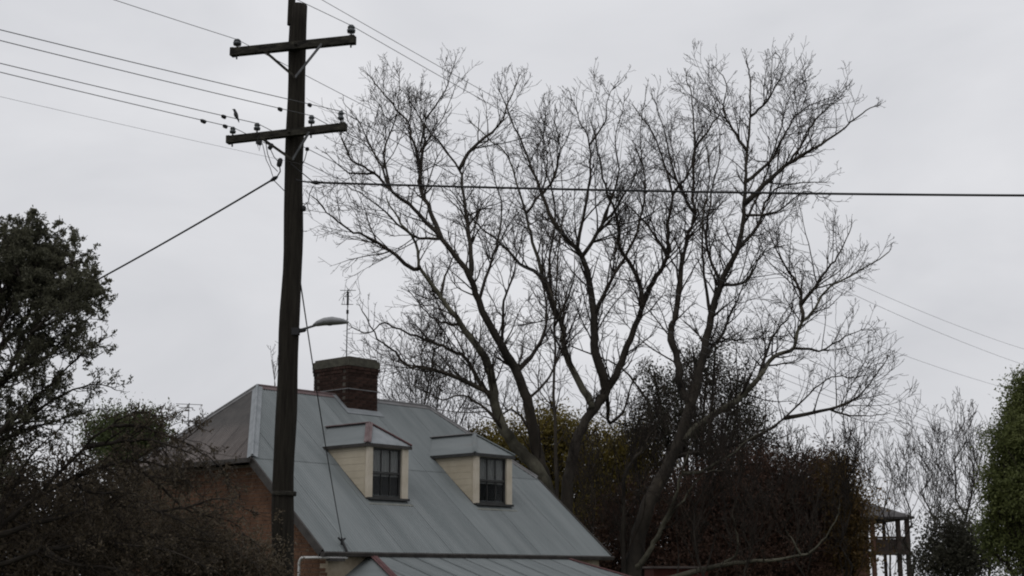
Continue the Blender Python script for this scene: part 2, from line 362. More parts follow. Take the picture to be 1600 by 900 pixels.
# dormers
def dormer(s0, s1, capm, first):
    yf, zb, zt = 1.42, EZ+1.17, EZ+2.47; yb = 2.96; ov = .09
    k = MB()
    k.slab([(s0, yf, zb), (s0, yf, zt), (s0, yb, zt)], .05)
    k.slab([(s1, yf, zb), (s1, yb, zt), (s1, yf, zt)], .05)
    k.box(((s0+s1)/2, yf+.03, zt-.05), (s1-s0-.006, .05, .098))
    dm = k.build('dormer', M_cream, cot)
    # weatherboards on the cheeks
    for sx, sg in ((s0, -1), (s1, 1)):
        nb = 8; hb = (zt-zb-.02)/nb
        for i in range(nb):
            za = zb+.02+i*hb; ye = yf+(za-zb)*WID/RISE
            zb_ = za+hb-.004; ye2 = yf+(zb_-zb)*WID/RISE
            P = [(sx+sg*.009, yf+.05, za), (sx+sg*.009, ye+.02, za), (sx+sg*.006, ye2+.02, zb_), (sx+sg*.006, yf+.05, zb_)]
            q = MB(); q.slab(P if sg > 0 else P[::-1], .01); q.build('weatherboard', M_cream, dm)
        q = MB(); q.bar((sx+sg*.03, yf-.02, zb-.005), (sx+sg*.03, yb+.05, zt+.01), .05, .05); q.build('cheek_flashing', M_gutter, dm)
    # window
    fw = .13
    fx0, fx1 = s0+fw, s1-fw-.05
    for a_, b_ in ((s0-.02, fx0), (fx1, s1+.02)):
        q = MB(); q.box(((a_+b_)/2, yf-.02, (zb+zt)/2+.02), (b_-a_, .09, zt-zb-.05)); q.build('corner_board', M_trim, dm)
    q = MB(); q.box(((fx0+fx1)/2, yf-.015, zt-.05), (fx1-fx0, .07, .10)); q.build('head_board', M_trim, dm)
    q = MB(); q.box(((s0+s1)/2, yf-.06, zb+.025), (s1-s0+.02, .16, .05)); q.build('sill', M_sash, dm)
    q = MB(); q.slab([(s0-.04, yf-.02, zb-.01), (s0-.04, yf-.19, rz(yf-.19)+.03), (s1+.1, yf-.19, rz(yf-.19)+.03), (s1+.1, yf-.02, zb-.01)], .012); q.build('apron_flashing', mat('apron_lead', (.14, .14, .115), (.2, .2, .175), scale=4), dm)
    wz0, wz1 = zb+.05, zt-.10; zm = (wz0+wz1)/2
    q = MB(); st = .045
    for (x_, z_, sx_, sz_) in ((fx0+st/2, (wz0+wz1)/2, st, wz1-wz0), (fx1-st/2, (wz0+wz1)/2, st, wz1-wz0)): q.box((x_, yf+.01, z_), (sx_, .05, sz_))
    for z_ in (wz0+.03, zm, wz1-.02): q.box(((fx0+fx1)/2, yf+.01, z_), (fx1-fx0-2*st, .05, .05))
    q.build('sash_frame', M_sash, dm)
    nc = 3; wpan = (fx1-fx0-2*st)/nc
    for r_, (za, zc) in enumerate(((wz0+.055, zm-.025), (zm+.025, wz1-.045))):
        for c_ in range(nc):
            xa = fx0+st+c_*wpan
            if c_:
                q = MB(); q.box((xa, yf+.012, (za+zc)/2), (.016, .03, zc-za)); q.build('glazing_bar', M_sash, dm)
            q = MB(); q.box((xa+wpan/2, yf+.02, (za+zc)/2), (wpan-.022, .006, zc-za)); q.build('pane', M_glass, dm)
    # net curtain behind the upper sash, then a near-black panel painted as the unlit room's shade
    q = MB(); nx = 40; xx = np.linspace(fx0+.03, fx1-.03, nx)
    V = [(x, yf+.055+.010*math.sin(x*60), z_) for z_ in (zm-.08, wz1) for x in xx]
    q.add(V, [(i, i+1, nx+i+1, nx+i) for i in range(nx-1)]); q.build('net_curtain', M_curtain, dm)
    q = MB(); q.box(((s0+s1)/2, yf+.12, (zb+zt)/2), (s1-s0-.14, .02, zt-zb-.06)); q.build('room_shade_panel', M_roomshade, dm)
    # hipped iron roof
    sm = (s0+s1)/2; zr = zt+.53; ze = zt-.02; ya = yf+.62
    A = Vector((sm, ya, zr)); Bk = Vector((sm, WID*(zr-EZ)/RISE+.02, zr))
    fl = Vector((s0-ov, yf-ov-.02, ze)); fr = Vector((s1+ov, yf-ov-.02, ze)); bl = Vector((s0-ov, (ze-EZ)*WID/RISE+.02, ze)); br = Vector((s1+ov, bl.y, ze))
    def corr(P0, P1, P2, P3, name, m=M_roof):   # P0-P1 eave, P3-P2 top; ribs run eave to top
        q = MB(); nn = max(8, int((P1-P0).length/PITCHW*4)); nr = (P1-P0).cross(P3-P0).normalized()
        if nr.z < 0: nr = -nr
        V = []
        L_ = (P1-P0).length; ex = (P1-P0)/L_
        t3 = (P3-P0).dot(ex)/L_; t2 = (P2-P0).dot(ex)/L_
        up = (P3-P0)-ex*((P3-P0).dot(ex))
        ta, tb = min(0, t3), max(1, t2)
        for i in range(nn+1):
            t = ta+(tb-ta)*i/nn; lo = 0.; hi = 1.
            if 0 <= t < t3: hi = t/t3
            if t2 < t <= 1: hi = (1-t)/(1-t2)
            if t < 0: lo = t/t3
            if t > 1: lo = (t-1)/(t2-1)
            o_ = nr*(.006*math.cos(2*PI*t*L_/PITCHW))
            V += [P0+ex*(t*L_)+up*lo+o_, P0+ex*(t*L_)+up*hi+o_]
        q.add(V, [(2*i, 2*i+2, 2*i+3, 2*i+1) for i in range(nn)])
        return q.build(name, m, dm, smooth=True)
    q = MB(); q.slab([fl, A, Bk, bl], .02, True); q.slab([fr, br, Bk, A], .02, True); q.slab([fl, fr, A], .02, True)
    for v_ in range(len(q.v)): q.v[v_] = (q.v[v_][0], q.v[v_][1], q.v[v_][2]-.014)
    q.build('roof_deck', M_gutter, dm)
    corr(fl, bl, Bk, A, 'roof_sheet')
    corr(br, fr, A, Bk, 'roof_sheet'); corr(fl, fr, A, A, 'roof_sheet', M_cap if first else M_roof)
    # valley flashing behind, cappings
    def hc(a, b, wd, m, name):
        q = MB(); a = Vector(a); b = Vector(b)
        q.bar(a+Vector((0, 0, .018)), b+Vector((0, 0, .018)), wd, .012); q.tube([a+Vector((0, 0, .025)), (a+b)/2+Vector((0, 0, .025)), b+Vector((0, 0, .025))], .022, 6); q.build(name, m, dm)
    hc(fl, A, .17 if first else .10, capm, 'hip_cap'); hc(fr, A, .10, M_redcap2 if first else capm, 'hip_cap'); hc(A, Bk, .16, M_redcap if first else M_greycap, 'ridge_cap')
    hc(bl, Bk, .10, M_roof, 'valley_flashing')
    q = MB(); q.bar(fl+Vector((.01, 0, -.045)), bl+Vector((.01, 0, -.045)), .03, .06); q.bar(fl+Vector((0, .01, -.045)), fr+Vector((0, .01, -.045)), .03, .06); q.build('eave_board', M_gutter if first else M_sash, dm)
    return dm
dormer(2.50, 3.74, M_redcap, True)
dormer(6.08, 7.40, M_roof, False)

# chimney, brick by brick
cx0, cx1, cy0, cy1 = 4.42, 5.45, 4.3, 5.66
k = MB(); k.box(((cx0+cx1)/2, (cy0+cy1)/2, EZ+4.1), (cx1-cx0-.03, cy1-cy0-.03, 1.75))
chim = k.build('chimney', M_mortar, cot)
q = MB(); q.box((0, 0, 0), (.225, .11, .075)); bme = bpy.data.meshes.new('brick'); bme.from_pydata(q.v, [], q.f); bme.materials.append(M_cbrick)
q = MB(); q.box((0, 0, 0), (.11, .11, .075)); hme = bpy.data.meshes.new('brick'); hme.from_pydata(q.v, [], q.f); hme.materials.append(M_cbrick)
def course(z, ex, par):
    for side in range(4):
        ln = (cx1-cx0 if side % 2 == 0 else cy1-cy0)+2*ex
        nb = int(round(ln/.238)); stp = ln/nb
        for i in range(nb + (par % 2)):
            t = (i+.5-(.5 if par % 2 else 0))*stp
            wdt = stp-.012
            if par % 2 and i in (0, nb):
                t = stp*.25 if i == 0 else ln-stp*.25; wdt = stp*.5-.01
            if side == 0: p = (cx0-ex+t, cy0-ex+.055, z); r_ = 0
            elif side == 2: p = (cx0-ex+t, cy1+ex-.055, z); r_ = 0
            elif side == 1: p = (cx1+ex-.055, cy0-ex+t, z); r_ = PI/2
            else: p = (cx0-ex+.055, cy0-ex+t, z); r_ = PI/2
            # keep the corner bricks of the cross sides from sharing a plane
            if side % 2: p = (p[0]+(.002 if side == 1 else -.002), p[1], p[2])
            if (t < .12 or t > ln-.12) and side % 2: continue
            if rz(min(p[1], B-p[1])) > z+.08: continue
            o = bpy.data.objects.new('brick', bme); C.objects.link(o); o.parent = chim
            o.location = (p[0]+random.uniform(-.003, .003), p[1]+random.uniform(-.003, .003), p[2]); o.rotation_euler = (0, 0, r_); o.scale = (wdt/.225, 1, 1)
z = EZ+3.42; i = 0
while z < EZ+4.55: course(z, 0, i); z += .086; i += 1
course(z, .015, i); course(z+.086, .03, i+1)
ztop = z+.086+.05
q = MB(); q.box(((cx0+cx1)/2, (cy0+cy1)/2, ztop+.09), (cx1-cx0+.062, cy1-cy0+.062, .18))
q.box(((cx0+cx1)/2, (cy0+cy1)/2, ztop+.215), (cx1-cx0-.04, cy1-cy0-.04, .05)); q.build('chimney_cap', M_moss, chim)
q = MB(); zb_ = EZ+4.16
for a_, b_ in (((cx0-.01, cy0-.012), (cx1+.01, cy0-.012)), ((cx0-.012, cy0-.01), (cx0-.012, cy1))):
    q.bar((a_[0], a_[1], zb_), (b_[0], b_[1], zb_), .012, .022)
q.build('lead_band', M_greycap, chim)
q = MB(); q.slab([(cx0-.12, cy0-.16, rz(cy0-.16)+.05), (cx1+.10, cy0-.16, rz(cy0-.16)+.05), (cx1+.10, cy0+.01, rz(cy0)+.07), (cx0-.12, cy0+.01, rz(cy0)+.07)], .012)
q.slab([(cx0-.13, cy0-.16, rz(cy0-.16)+.055), (cx0-.002, cy0-.16, rz(cy0-.16)+.055), (cx0-.002, WID, EZ+RISE+.06), (cx0-.13, WID, EZ+RISE+.06)], .012)
q.build('base_flashing', M_cap, chim)

# ------------------------------------------------------------------ antennas
def house_pt(x, y, z):
    c_, s_ = math.cos(PI/2-YAW), math.sin(PI/2-YAW)
    return (EX+c_*x-s_*y, EY+s_*x+c_*y, z)
def antenna(base, h, label, bars, rot, r=.016, m=M_steel):
    t = empty('tv_antenna', base, rot, label, 'antenna')
    k = MB(); k.tube([(0, 0, 0), (0, 0, h*.6), (0, 0, h)], [r, r*.9, r*.7], 6); k.build('mast', m, t)
    for (z_, l_, ax, o_) in bars:
        k = MB(); v = Vector((1, 0, 0)) if ax == 'x' else Vector((0, 1, 0))
        k.tube([v*(-l_/2+o_)+Vector((0, 0, z_)), v*o_+Vector((0, 0, z_)), v*(l_/2+o_)+Vector((0, 0, z_))], r*.6, 5); k.build('element', m, t)
    return t
a_ = antenna(house_pt(5.0, 5.05, ztop+.24), 1.93, 'thin aerial mast with short crossbars standing on the brick chimney', [(1.90, .42, 'x', 0), (1.86, .3, 'y', 0), (1.74, .20, 'x', 0), (1.52, .30, 'x', 0), (1.48, .2, 'y', .05)], 0)
k = MB(); k.tube([(0, 0, 1.86), (0, 0, 1.5)], .03, 6); k.build('balun', M_cable, a_)
k = MB(); k.box((0, 0, 1.32), (.06, .06, .10)); k.build('mast_clamp', M_cable, a_)
b_ = at(283, 905, 50); b_[2] = 0; zt_ = at(283, 630, 50)[2]
antenna(tuple(b_), zt_, 'faint distant aerial showing left of the cottage roof', [(zt_-.04, .9, 'x', 0), (zt_-.04, .5, 'y', 0), (zt_-.16, .5, 'x', -.1)], .3, .02, M_steel)

# ------------------------------------------------------------------ power pole
PX, PY = -2.86, 18.
pole = empty('power_pole', (PX, PY, 0), 0, 'tall dark timber power pole with two crossarms in front of the cottage', 'power pole')
ptop = at(467, 8, PY)[2]
k = MB(); hz = np.linspace(-.6, ptop, 40)
pts = [(.012*math.sin(z_*1.3)+.008*math.sin(z_*3.1+1), .01*math.sin(z_*.9), z_) for z_ in hz]
k.tube(pts, [.147-.0036*z_+.004*math.sin(z_*5) for z_ in hz], 18)
k.build('shaft', M_pole, pole, smooth=True)
k = MB(); zz = at(455, 40, PY)[2]
k.tube([(-.105, -.02, zz), (-.10, -.02, zz+.6), (-.095, -.02, zz+1.3)], [.05, .05, .045], 8)
k.build('top_pin', M_pole, pole)
ANG = R(-16.2)
def armY(X): return PY-.20+(X-PX)*math.tan(ANG)
def crossarm(pl, pr, thick, hgt, insul):
    A = at(*pl, PY); Bq = at(*pr, PY)
    A = at(*pl, armY(A[0])); Bq = at(*pr, armY(Bq[0]))
    A = Vector(A)-Vector((PX, PY, 0)); Bq = Vector(Bq)-Vector((PX, PY, 0))
    k = MB(); k.bar(A, Bq, thick, hgt); k.bar(A+(Bq-A)*.002, A+(Bq-A)*.03, thick+.01, hgt+.008)
    k.bar(A+(Bq-A)*.96, A+(Bq-A)*.998, thick+.01, hgt+.008)
    k.tube([A+(Bq-A)*.53+Vector((0, -.09, 0)), A+(Bq-A)*.53+Vector((0, .2, 0))], .02, 6)
    arm = k.build('crossarm', M_arm, pole)
    tops = []
    for (ix, iy, sc, up) in insul:
        X0 = at(ix, iy, PY)[0]; P = at(ix, iy, armY(X0)); P = Vector(P)-Vector((PX, PY, 0))
        t = (P.x-A.x)/(Bq.x-A.x); base = A+(Bq-A)*t; base.z += hgt/2
        hh = P.z-base.z
        q = MB(); q.tube([base-Vector((0, 0, hgt+.05)), base, base+Vector((0, 0, hh*.5))], .011, 6)
        q.build('insulator_pin', M_steel, arm)
        q = MB(); q.lathe(base+Vector((0, 0, hh*.35)), [(.02*sc, 0), (.052*sc, .0), (.058*sc, .035*sc), (.040*sc, .05*sc), (.036*sc, hh*.4), (.05*sc, hh*.42), (.047*sc, hh*.55), (.028*sc, hh*.58), (.036*sc, hh*.62), (.03*sc, hh*.68), (.01*sc, hh*.70)], 14)
        q.build('insulator', M_porc, arm, smooth=True)
        tops.append(Vector((PX, PY, 0))+base+Vector((0, 0, hh)))
    return arm, A, Bq, tops
arm1, A1, B1, topsU = crossarm((361, 82), (555, 62), .085, .105, [(371, 62, 1.0, 0), (549, 40, 1.0, 0)])
arm2, A2, B2, topsL = crossarm((355, 219), (541, 198), .085, .095, [(364, 199, .75, 0), (402, 193, .8, 0), (487, 181, .8, 0), (533, 174, .75, 0)])
def brace(arm, A, Bq, t, zpx):
    p = A+(Bq-A)*t+Vector((0, -.05, -.03)); e_ = Vector((0, -.165, at(449, zpx, PY-.16)[2]))
    q = MB(); q.bar(p, e_, .012, .035); q.build('brace', M_steel if t > .5 else M_arm, arm)
brace(arm1, A1, B1, .27, 121); brace(arm1, A1, B1, .74, 121)
brace(arm2, A2, B2, .29, 250); brace(arm2, A2, B2, .70, 250)
# pole fittings: cable hook, fuse bodies
def fitting(name, x, y, dY, r, L_, m=M_cable, ax=(0, 0, 1)):
    P = Vector(at(x, y, PY+dY))-Vector((PX, PY, 0)); a = Vector(ax).normalized()*L_/2
    q = MB(); q.tube([P-a, P-a*.7, P, P+a*.7, P+a], [r*.5, r, r*1.05, r, r*.5], 8); return q.build(name, m, pole, smooth=True), P
fitting('fuse', 437, 254, -.17, .034, .12, ax=(.2, 0, 1)); fitting('fuse', 423, 229, -.12, .03, .09, ax=(.6, 0, 1))
fitting('fuse', 406, 223, -.1, .03, .07); fitting('cable_clamp', 475, 326, -.05, .028, .07); fitting('cable_clamp', 480, 233, -.1, .026, .05)
for (pts_, r_) in (([(404, 212), (402, 225), (405, 236), (407, 224)], .006), ([(415, 222), (418, 240), (424, 258), (434, 268)], .006), ([(422, 232), (428, 245), (434, 252)], .006), ([(437, 260), (438, 268), (433, 276)], .009), ([(410, 224), (416, 250), (422, 262), (427, 278)], .005), ([(480, 235), (476, 250), (470, 262)], .006), ([(490, 290), (484, 302), (482, 315), (474, 322)], .006), ([(428, 282), (436, 290), (446, 300)], .006), ([(454, 255), (462, 262), (490, 285)], .007), ([(462, 281), (476, 284), (489, 285)], .011)):
    q = MB(); q.tube([Vector(at(x, y, PY-.17))-Vector((PX, PY, 0)) for x, y in pts_], r_, 5); q.build('lead_wire', M_cable, pole)
q = MB(); q.lathe((0.0, 0, at(440, 775, PY)[2]), [(.152, 0), (.156, .005), (.156, .05), (.152, .055)], 18); q.build('pole_band', M_arm, pole, smooth=True)
# street light on a short bracket
P0 = Vector(at(462, 518, PY-.10)); sl = empty('street_light', tuple(P0), 0, 'small street light on a curved bracket fixed to the timber pole', 'street light')
q = MB(); q.box((0, 0, 0), (.10, .07, .09)); q.tube([(.0, 0, 0), (.11, 0, .02), (.13, 0, .03)], [.03, .03, .02], 8); q.build('wall_plate', M_cable, sl)
q = MB(); q.tube([(.02, 0, .01), (.14, 0, .045), (.25, 0, .08), (.36, -.01, .10)], .016, 8); q.build('arm', M_steel, sl, smooth=True)
hd_ = [(x_, r_*1.3, z_) for x_, r_, z_ in [(.22, .012, .085), (.27, .045, .10), (.36, .062, .125), (.47, .068, .135), (.58, .05, .13), (.66, .025, .12), (.68, .006, .118)]]
q = MB(); n_ = 12
for (x_, r_, z_) in hd_:
    q.v += [(x_, -.01+1.25*r_*math.cos(2*PI*j/n_), z_+(.62 if math.sin(2*PI*j/n_) > 0 else .6)*r_*math.sin(2*PI*j/n_)) for j in range(n_)]
for i in range(len(hd_)-1): q.f += [(i*n_+j, i*n_+(j+1) % n_, (i+1)*n_+(j+1) % n_, (i+1)*n_+j) for j in range(n_)]
q.f += [tuple(range(n_))[::-1], tuple((len(hd_)-1)*n_+j for j in range(n_))]
q.build('lamp_head', mat('lamp_head_grey', (.20, .205, .21), (.28, .285, .29), scale=6, rough=.5), sl, smooth=True)
q = MB(); q.lathe((.43, -.01, .075), [(.02, 0), (.055, .012), (.066, .03), (.066, .045)], 12); q.build('diffuser', mat('lamp_diffuser', (.05, .05, .048), rough=.3), sl, smooth=True)

# ------------------------------------------------------------------ wires
DIR = np.array([math.sin(R(35)), math.cos(R(35))])
def meet(P, col, s_sign):
    """ground distance along the line at which the wire crosses picture column col"""
    k_ = (col-800)/F
    lo, hi = .1, 70.
    s_ = 10.
    for _ in range(60):
        X = P[0]+s_sign*DIR[0]*s_; Y = P[1]+s_sign*DIR[1]*s_
        # depth along the optical axis with a first guess of the height
        dep = Y*math.cos(TILT)+(P[2]-EYE)*math.sin(TILT)
        fx = X-k_*dep; dfx = s_sign*(DIR[0]-k_*DIR[1]*math.cos(TILT))
        s_ -= fx/dfx
    return s_
def wire(P, left, right, r, label, m=M_wire, c=.0016, clamps=(), group=None, cat='wire'):
    P = np.array(P)
    k = MB(); pts_ = []
    def span(px, sg, smax):
        s_ = meet(P, px[0], sg); Y = P[1]+sg*DIR[1]*s_; z_ = at(px[0], px[1], Y)[2]
        mm = (z_-P[2]-c*s_*s_)/s_
        return [np.array([P[0]+sg*DIR[0]*q_, P[1]+sg*DIR[1]*q_, P[2]+mm*q_+c*q_*q_]) for q_ in np.linspace(0, smax, 36)[1:]]
    a__ = span(left, -1, 30) if left else []; b__ = span(right, 1, 58) if right else []
    pts_ = a__[::-1]+[P]+b__
    k.tube(pts_, r, 5)
    o = k.build('power_line', m); tag(o, label, cat, group)
    for (cx_, cl_) in clamps:
        s_ = meet(P, cx_, -1); j = s_/(30/35.)
        i0 = int(j); seq = [P]+a__; p_ = seq[i0]*(1-(j-i0))+seq[i0+1]*(j-i0)
        q = MB(); d_ = np.array([DIR[0], DIR[1], 0])*cl_
        q.tube([p_-d_, p_-d_*.5+np.array([0, 0, -.01]), p_+d_*.5+np.array([0, 0, -.012]), p_+d_], [.008, .026, .028, .008], 7); q.build('line_clamp', M_cable, o)
    return pts_
W = []
wire(topsU[0], (180, 0), (1560, 604), .0045, 'thin high wire over the left insulator of the upper crossarm')
wire(topsU[1], (482, 8), (1600, 571), .0045, 'thin high wire over the right insulator of the upper crossarm')
ct = np.array([PX-.09, PY-.02, at(462, -25, PY)[2]]); wire(ct, None, (1600, 546), .0045, 'topmost wire leaving the top pin of the pole to the right')
wire(topsL[0], (0, 112), (1480, 684), .0052, 'lower wire over the leftmost insulator of the lower crossarm', clamps=((318, .05), (352, .04)))
Wb = wire(topsL[1], (0, 98), (1480, 679), .0052, 'wire with the perched bird, second insulator of the lower crossarm', clamps=((350, .04),))
wire(topsL[2], (0, 62), (1480, 672), .0052, 'wire over the third insulator of the lower crossarm, passing the pole', clamps=((438, .04),))
wire(topsL[3], (0, 45), (1480, 660), .0052, 'wire over the rightmost insulator of the lower crossarm', clamps=((484, .03),))
pf = np.array([PX+.1, PY-.18, at(455, 262, PY)[2]]); wire(pf, (0, 150), (1480, 700), .0019, 'faint thin wire fixed to the pole below the lower crossarm')
def cable(name, pts_, r, label, sag=0., clamp=None):
    k = MB(); P = [np.array(p) for p in pts_]; out_ = []
    n_ = 40
    for i in range(n_+1):
        t = i/n_; p = P[0]*(1-t)+P[1]*t; p = p-np.array([0, 0, 4*sag*t*(1-t)]); out_.append(p)
    k.tube(out_, r, 7); o = k.build(name, M_cable); tag(o, label, 'cable')
    if clamp:
        d_ = (out_[1]-out_[0]); d_ /= np.linalg.norm(d_)
        q = MB(); q.tube([P[0]-d_*.02, P[0]+d_*.02, P[0]+d_*clamp*.5, P[0]+d_*clamp], [.012, .026, .028, .014], 8); q.build('strain_clamp', M_cable, o, smooth=True)
    return o
cable('service_cable', [at(432, 277, PY-.15), at(-160, 592, 25)], .013, 'thick black cable sloping down left from the pole to the evergreen tree', .12, .13)
cable('service_cable', [at(488, 285, PY-.16), at(1760, 306, 16.4)], .015, 'thick black cable running level to the right across the bare tree', .04, .12)
sb = np.array(house_pt(.62, .08, rz(.1)+.14)); sp0 = np.array([PX+.13, PY-.05, at(466, 440, PY)[2]])
cable('service_cable', [sp0, sb], .009, 'thin cable dropping from the pole to the cottage gutter', .12)

# bird on the wire
bp_ = None
for i in range(len(Wb)-1):
    pass
sb_ = meet(np.array(topsL[1]), 369, -1); Pb = np.array(topsL[1]); seq = np.array(Wb[:36][::-1]); j = sb_/(30/35.); i0 = int(j); pw = seq[i0]*(1-(j-i0))+seq[i0+1]*(j-i0)
k = MB()
prof = [(.055, .005, -.085, .006), (.045, .004, -.045, .014), (.025, 0, -.01, .022), (.005, 0, .03, .036), (-.008, 0, .065, .040), (-.015, 0, .095, .032), (-.022, 0, .115, .024), (-.032, 0, .135, .026), (-.045, 0, .150, .022), (-.062, 0, .153, .009), (-.082, 0, .148, .002)]
k.tube([(x, y, z_) for x, y, z_, r_ in prof], [p[3] for p in prof], 10)
for sy in (-.012, .012): k.tube([(0, sy, .03), (.0, sy, .0)], .005, 5)
bo = k.build('bird', mat('bird_feathers', (.018, .018, .02), (.04, .04, .042), scale=40, rough=.7), smooth=True)
bo.location = tuple(pw+np.array([0, 0, .012])); bo.rotation_euler = (0, 0, R(10)); bo.scale = (.7, .7, .72); tag(bo, 'small dark bird perched upright on a wire left of the pole', 'bird')
exec_trees = True
# ------------------------------------------------------------------ trees
def unit(v): return v/(np.linalg.norm(v)+1e-9)
def rot_away(t, ang, rng):
    r = rng.normal(size=3); r = unit(r-t*(r@t)); return unit(t*math.cos(ang)+r*math.sin(ang))
def grow(chains, p, d, length, r, level, rng, P):
    """one branch with wandering steps, then its own side branches"""
    n_ = P['n'][level]; st = length/n_; pts_ = [p]; rad = [r]; dd = d
    for i in range(n_):
        dd = unit(dd+rng.normal(size=3)*P['wob'][level]+np.array([0, 0, P['up'][level]]))
        p = p+dd*st; pts_.append(p); rad.append(max(P['rmin'], r*(1-.8*(i+1)/n_)))
    chains.append((pts_, rad))
    if level+1 < len(P['n']):
        k_ = max(1, int(rng.poisson(P['dens'][level]*length)))
        for _ in range(k_):
            t = rng.uniform(.2, 1.)*n_; i = min(int(t), n_-1); q_ = pts_[i]+(pts_[i+1]-pts_[i])*(t-i)
            tg = unit(pts_[i+1]-pts_[i])
            grow(chains, q_, rot_away(tg, rng.uniform(.45, 1.05), rng), length*rng.uniform(*P['len'][level])*(1.15-.5*t/n_), max(P['rmin'], rad[i]*.6), level+1, rng, P)
def build_chains(name, chains, m, parent, sides=3):
    """all tubes of one crown in one mesh, made in batches of equal length"""
    from collections import defaultdict
    by = defaultdict(list)
    for c_ in chains: by[len(c_[0])].append(c_)
    Vs = []; Qs = []; off = 0
    for k_, lst in by.items():
        P = np.array([c_[0] for c_ in lst]); r = np.array([c_[1] for c_ in lst])
        T = np.gradient(P, axis=1); T /= np.linalg.norm(T, axis=2, keepdims=True)+1e-12
        ref = np.tile(np.array([.31, .2, .93]), (len(lst), 1)); ref[np.abs(T[:, 0] @ np.array([.31, .2, .93])) > .9] = (1, 0, 0)
        U = np.cross(T, ref[:, None, :]); U /= np.linalg.norm(U, axis=2, keepdims=True)+1e-12; V = np.cross(T, U)
        a = np.arange(sides)*2*PI/sides
        ring = P[:, :, None]+r[:, :, None, None]*(np.cos(a)[None, None, :, None]*U[:, :, None]+np.sin(a)[None, None, :, None]*V[:, :, None])
        nv = len(lst)*k_*sides
        idx = np.arange(nv).reshape(len(lst), k_, sides)+off
        q_ = np.stack([idx[:, :-1, :], np.roll(idx, -1, 2)[:, :-1, :], np.roll(idx, -1, 2)[:, 1:, :], idx[:, 1:, :]], -1).reshape(-1, 4)
        Vs.append(ring.reshape(-1, 3)); Qs.append(q_); off += nv
    return np_mesh(name, np.concatenate(Vs), np.concatenate(Qs), m, parent, smooth=True)
def catmull(P, sub=4):
    P = np.array(P, float); P = np.vstack([2*P[0]-P[1], P, 2*P[-1]-P[-2]]); o = []
    for i in range(1, len(P)-2):
        for s_ in range(sub):
            t = s_/sub; a, b, c, d = P[i-1], P[i], P[i+1], P[i+2]
            o.append(.5*((2*b)+(-a+c)*t+(2*a-5*b+4*c-d)*t*t+(-a+3*b-3*c+d)*t**3))
    o.append(P[-2]); return np.array(o)
def leaves(name, pts_, size, m, parent, rng, aspect=.5, droop=0.):
    """one small folded leaf (two triangles) at each point"""
    pts_ = np.asarray(pts_); n_ = len(pts_)
    a = rng.normal(size=(n_, 3)); a[:, 2] -= droop; a /= np.linalg.norm(a, axis=1)[:, None]
    b = rng.normal(size=(n_, 3)); b -= a*(a*b).sum(1)[:, None]; b /= np.linalg.norm(b, axis=1)[:, None]
    nn_ = np.cross(a, b)
    s_ = size*rng.uniform(.6, 1.35, n_)[:, None]
    V = np.stack([pts_, pts_+a*s_*.5+b*s_*aspect*.5+nn_*s_*.08, pts_+a*s_, pts_+a*s_*.5-b*s_*aspect*.5+nn_*s_*.08], 1).reshape(-1, 3)
    return np_mesh(name, V, np.arange(n_*4).reshape(-1, 4), m, parent)

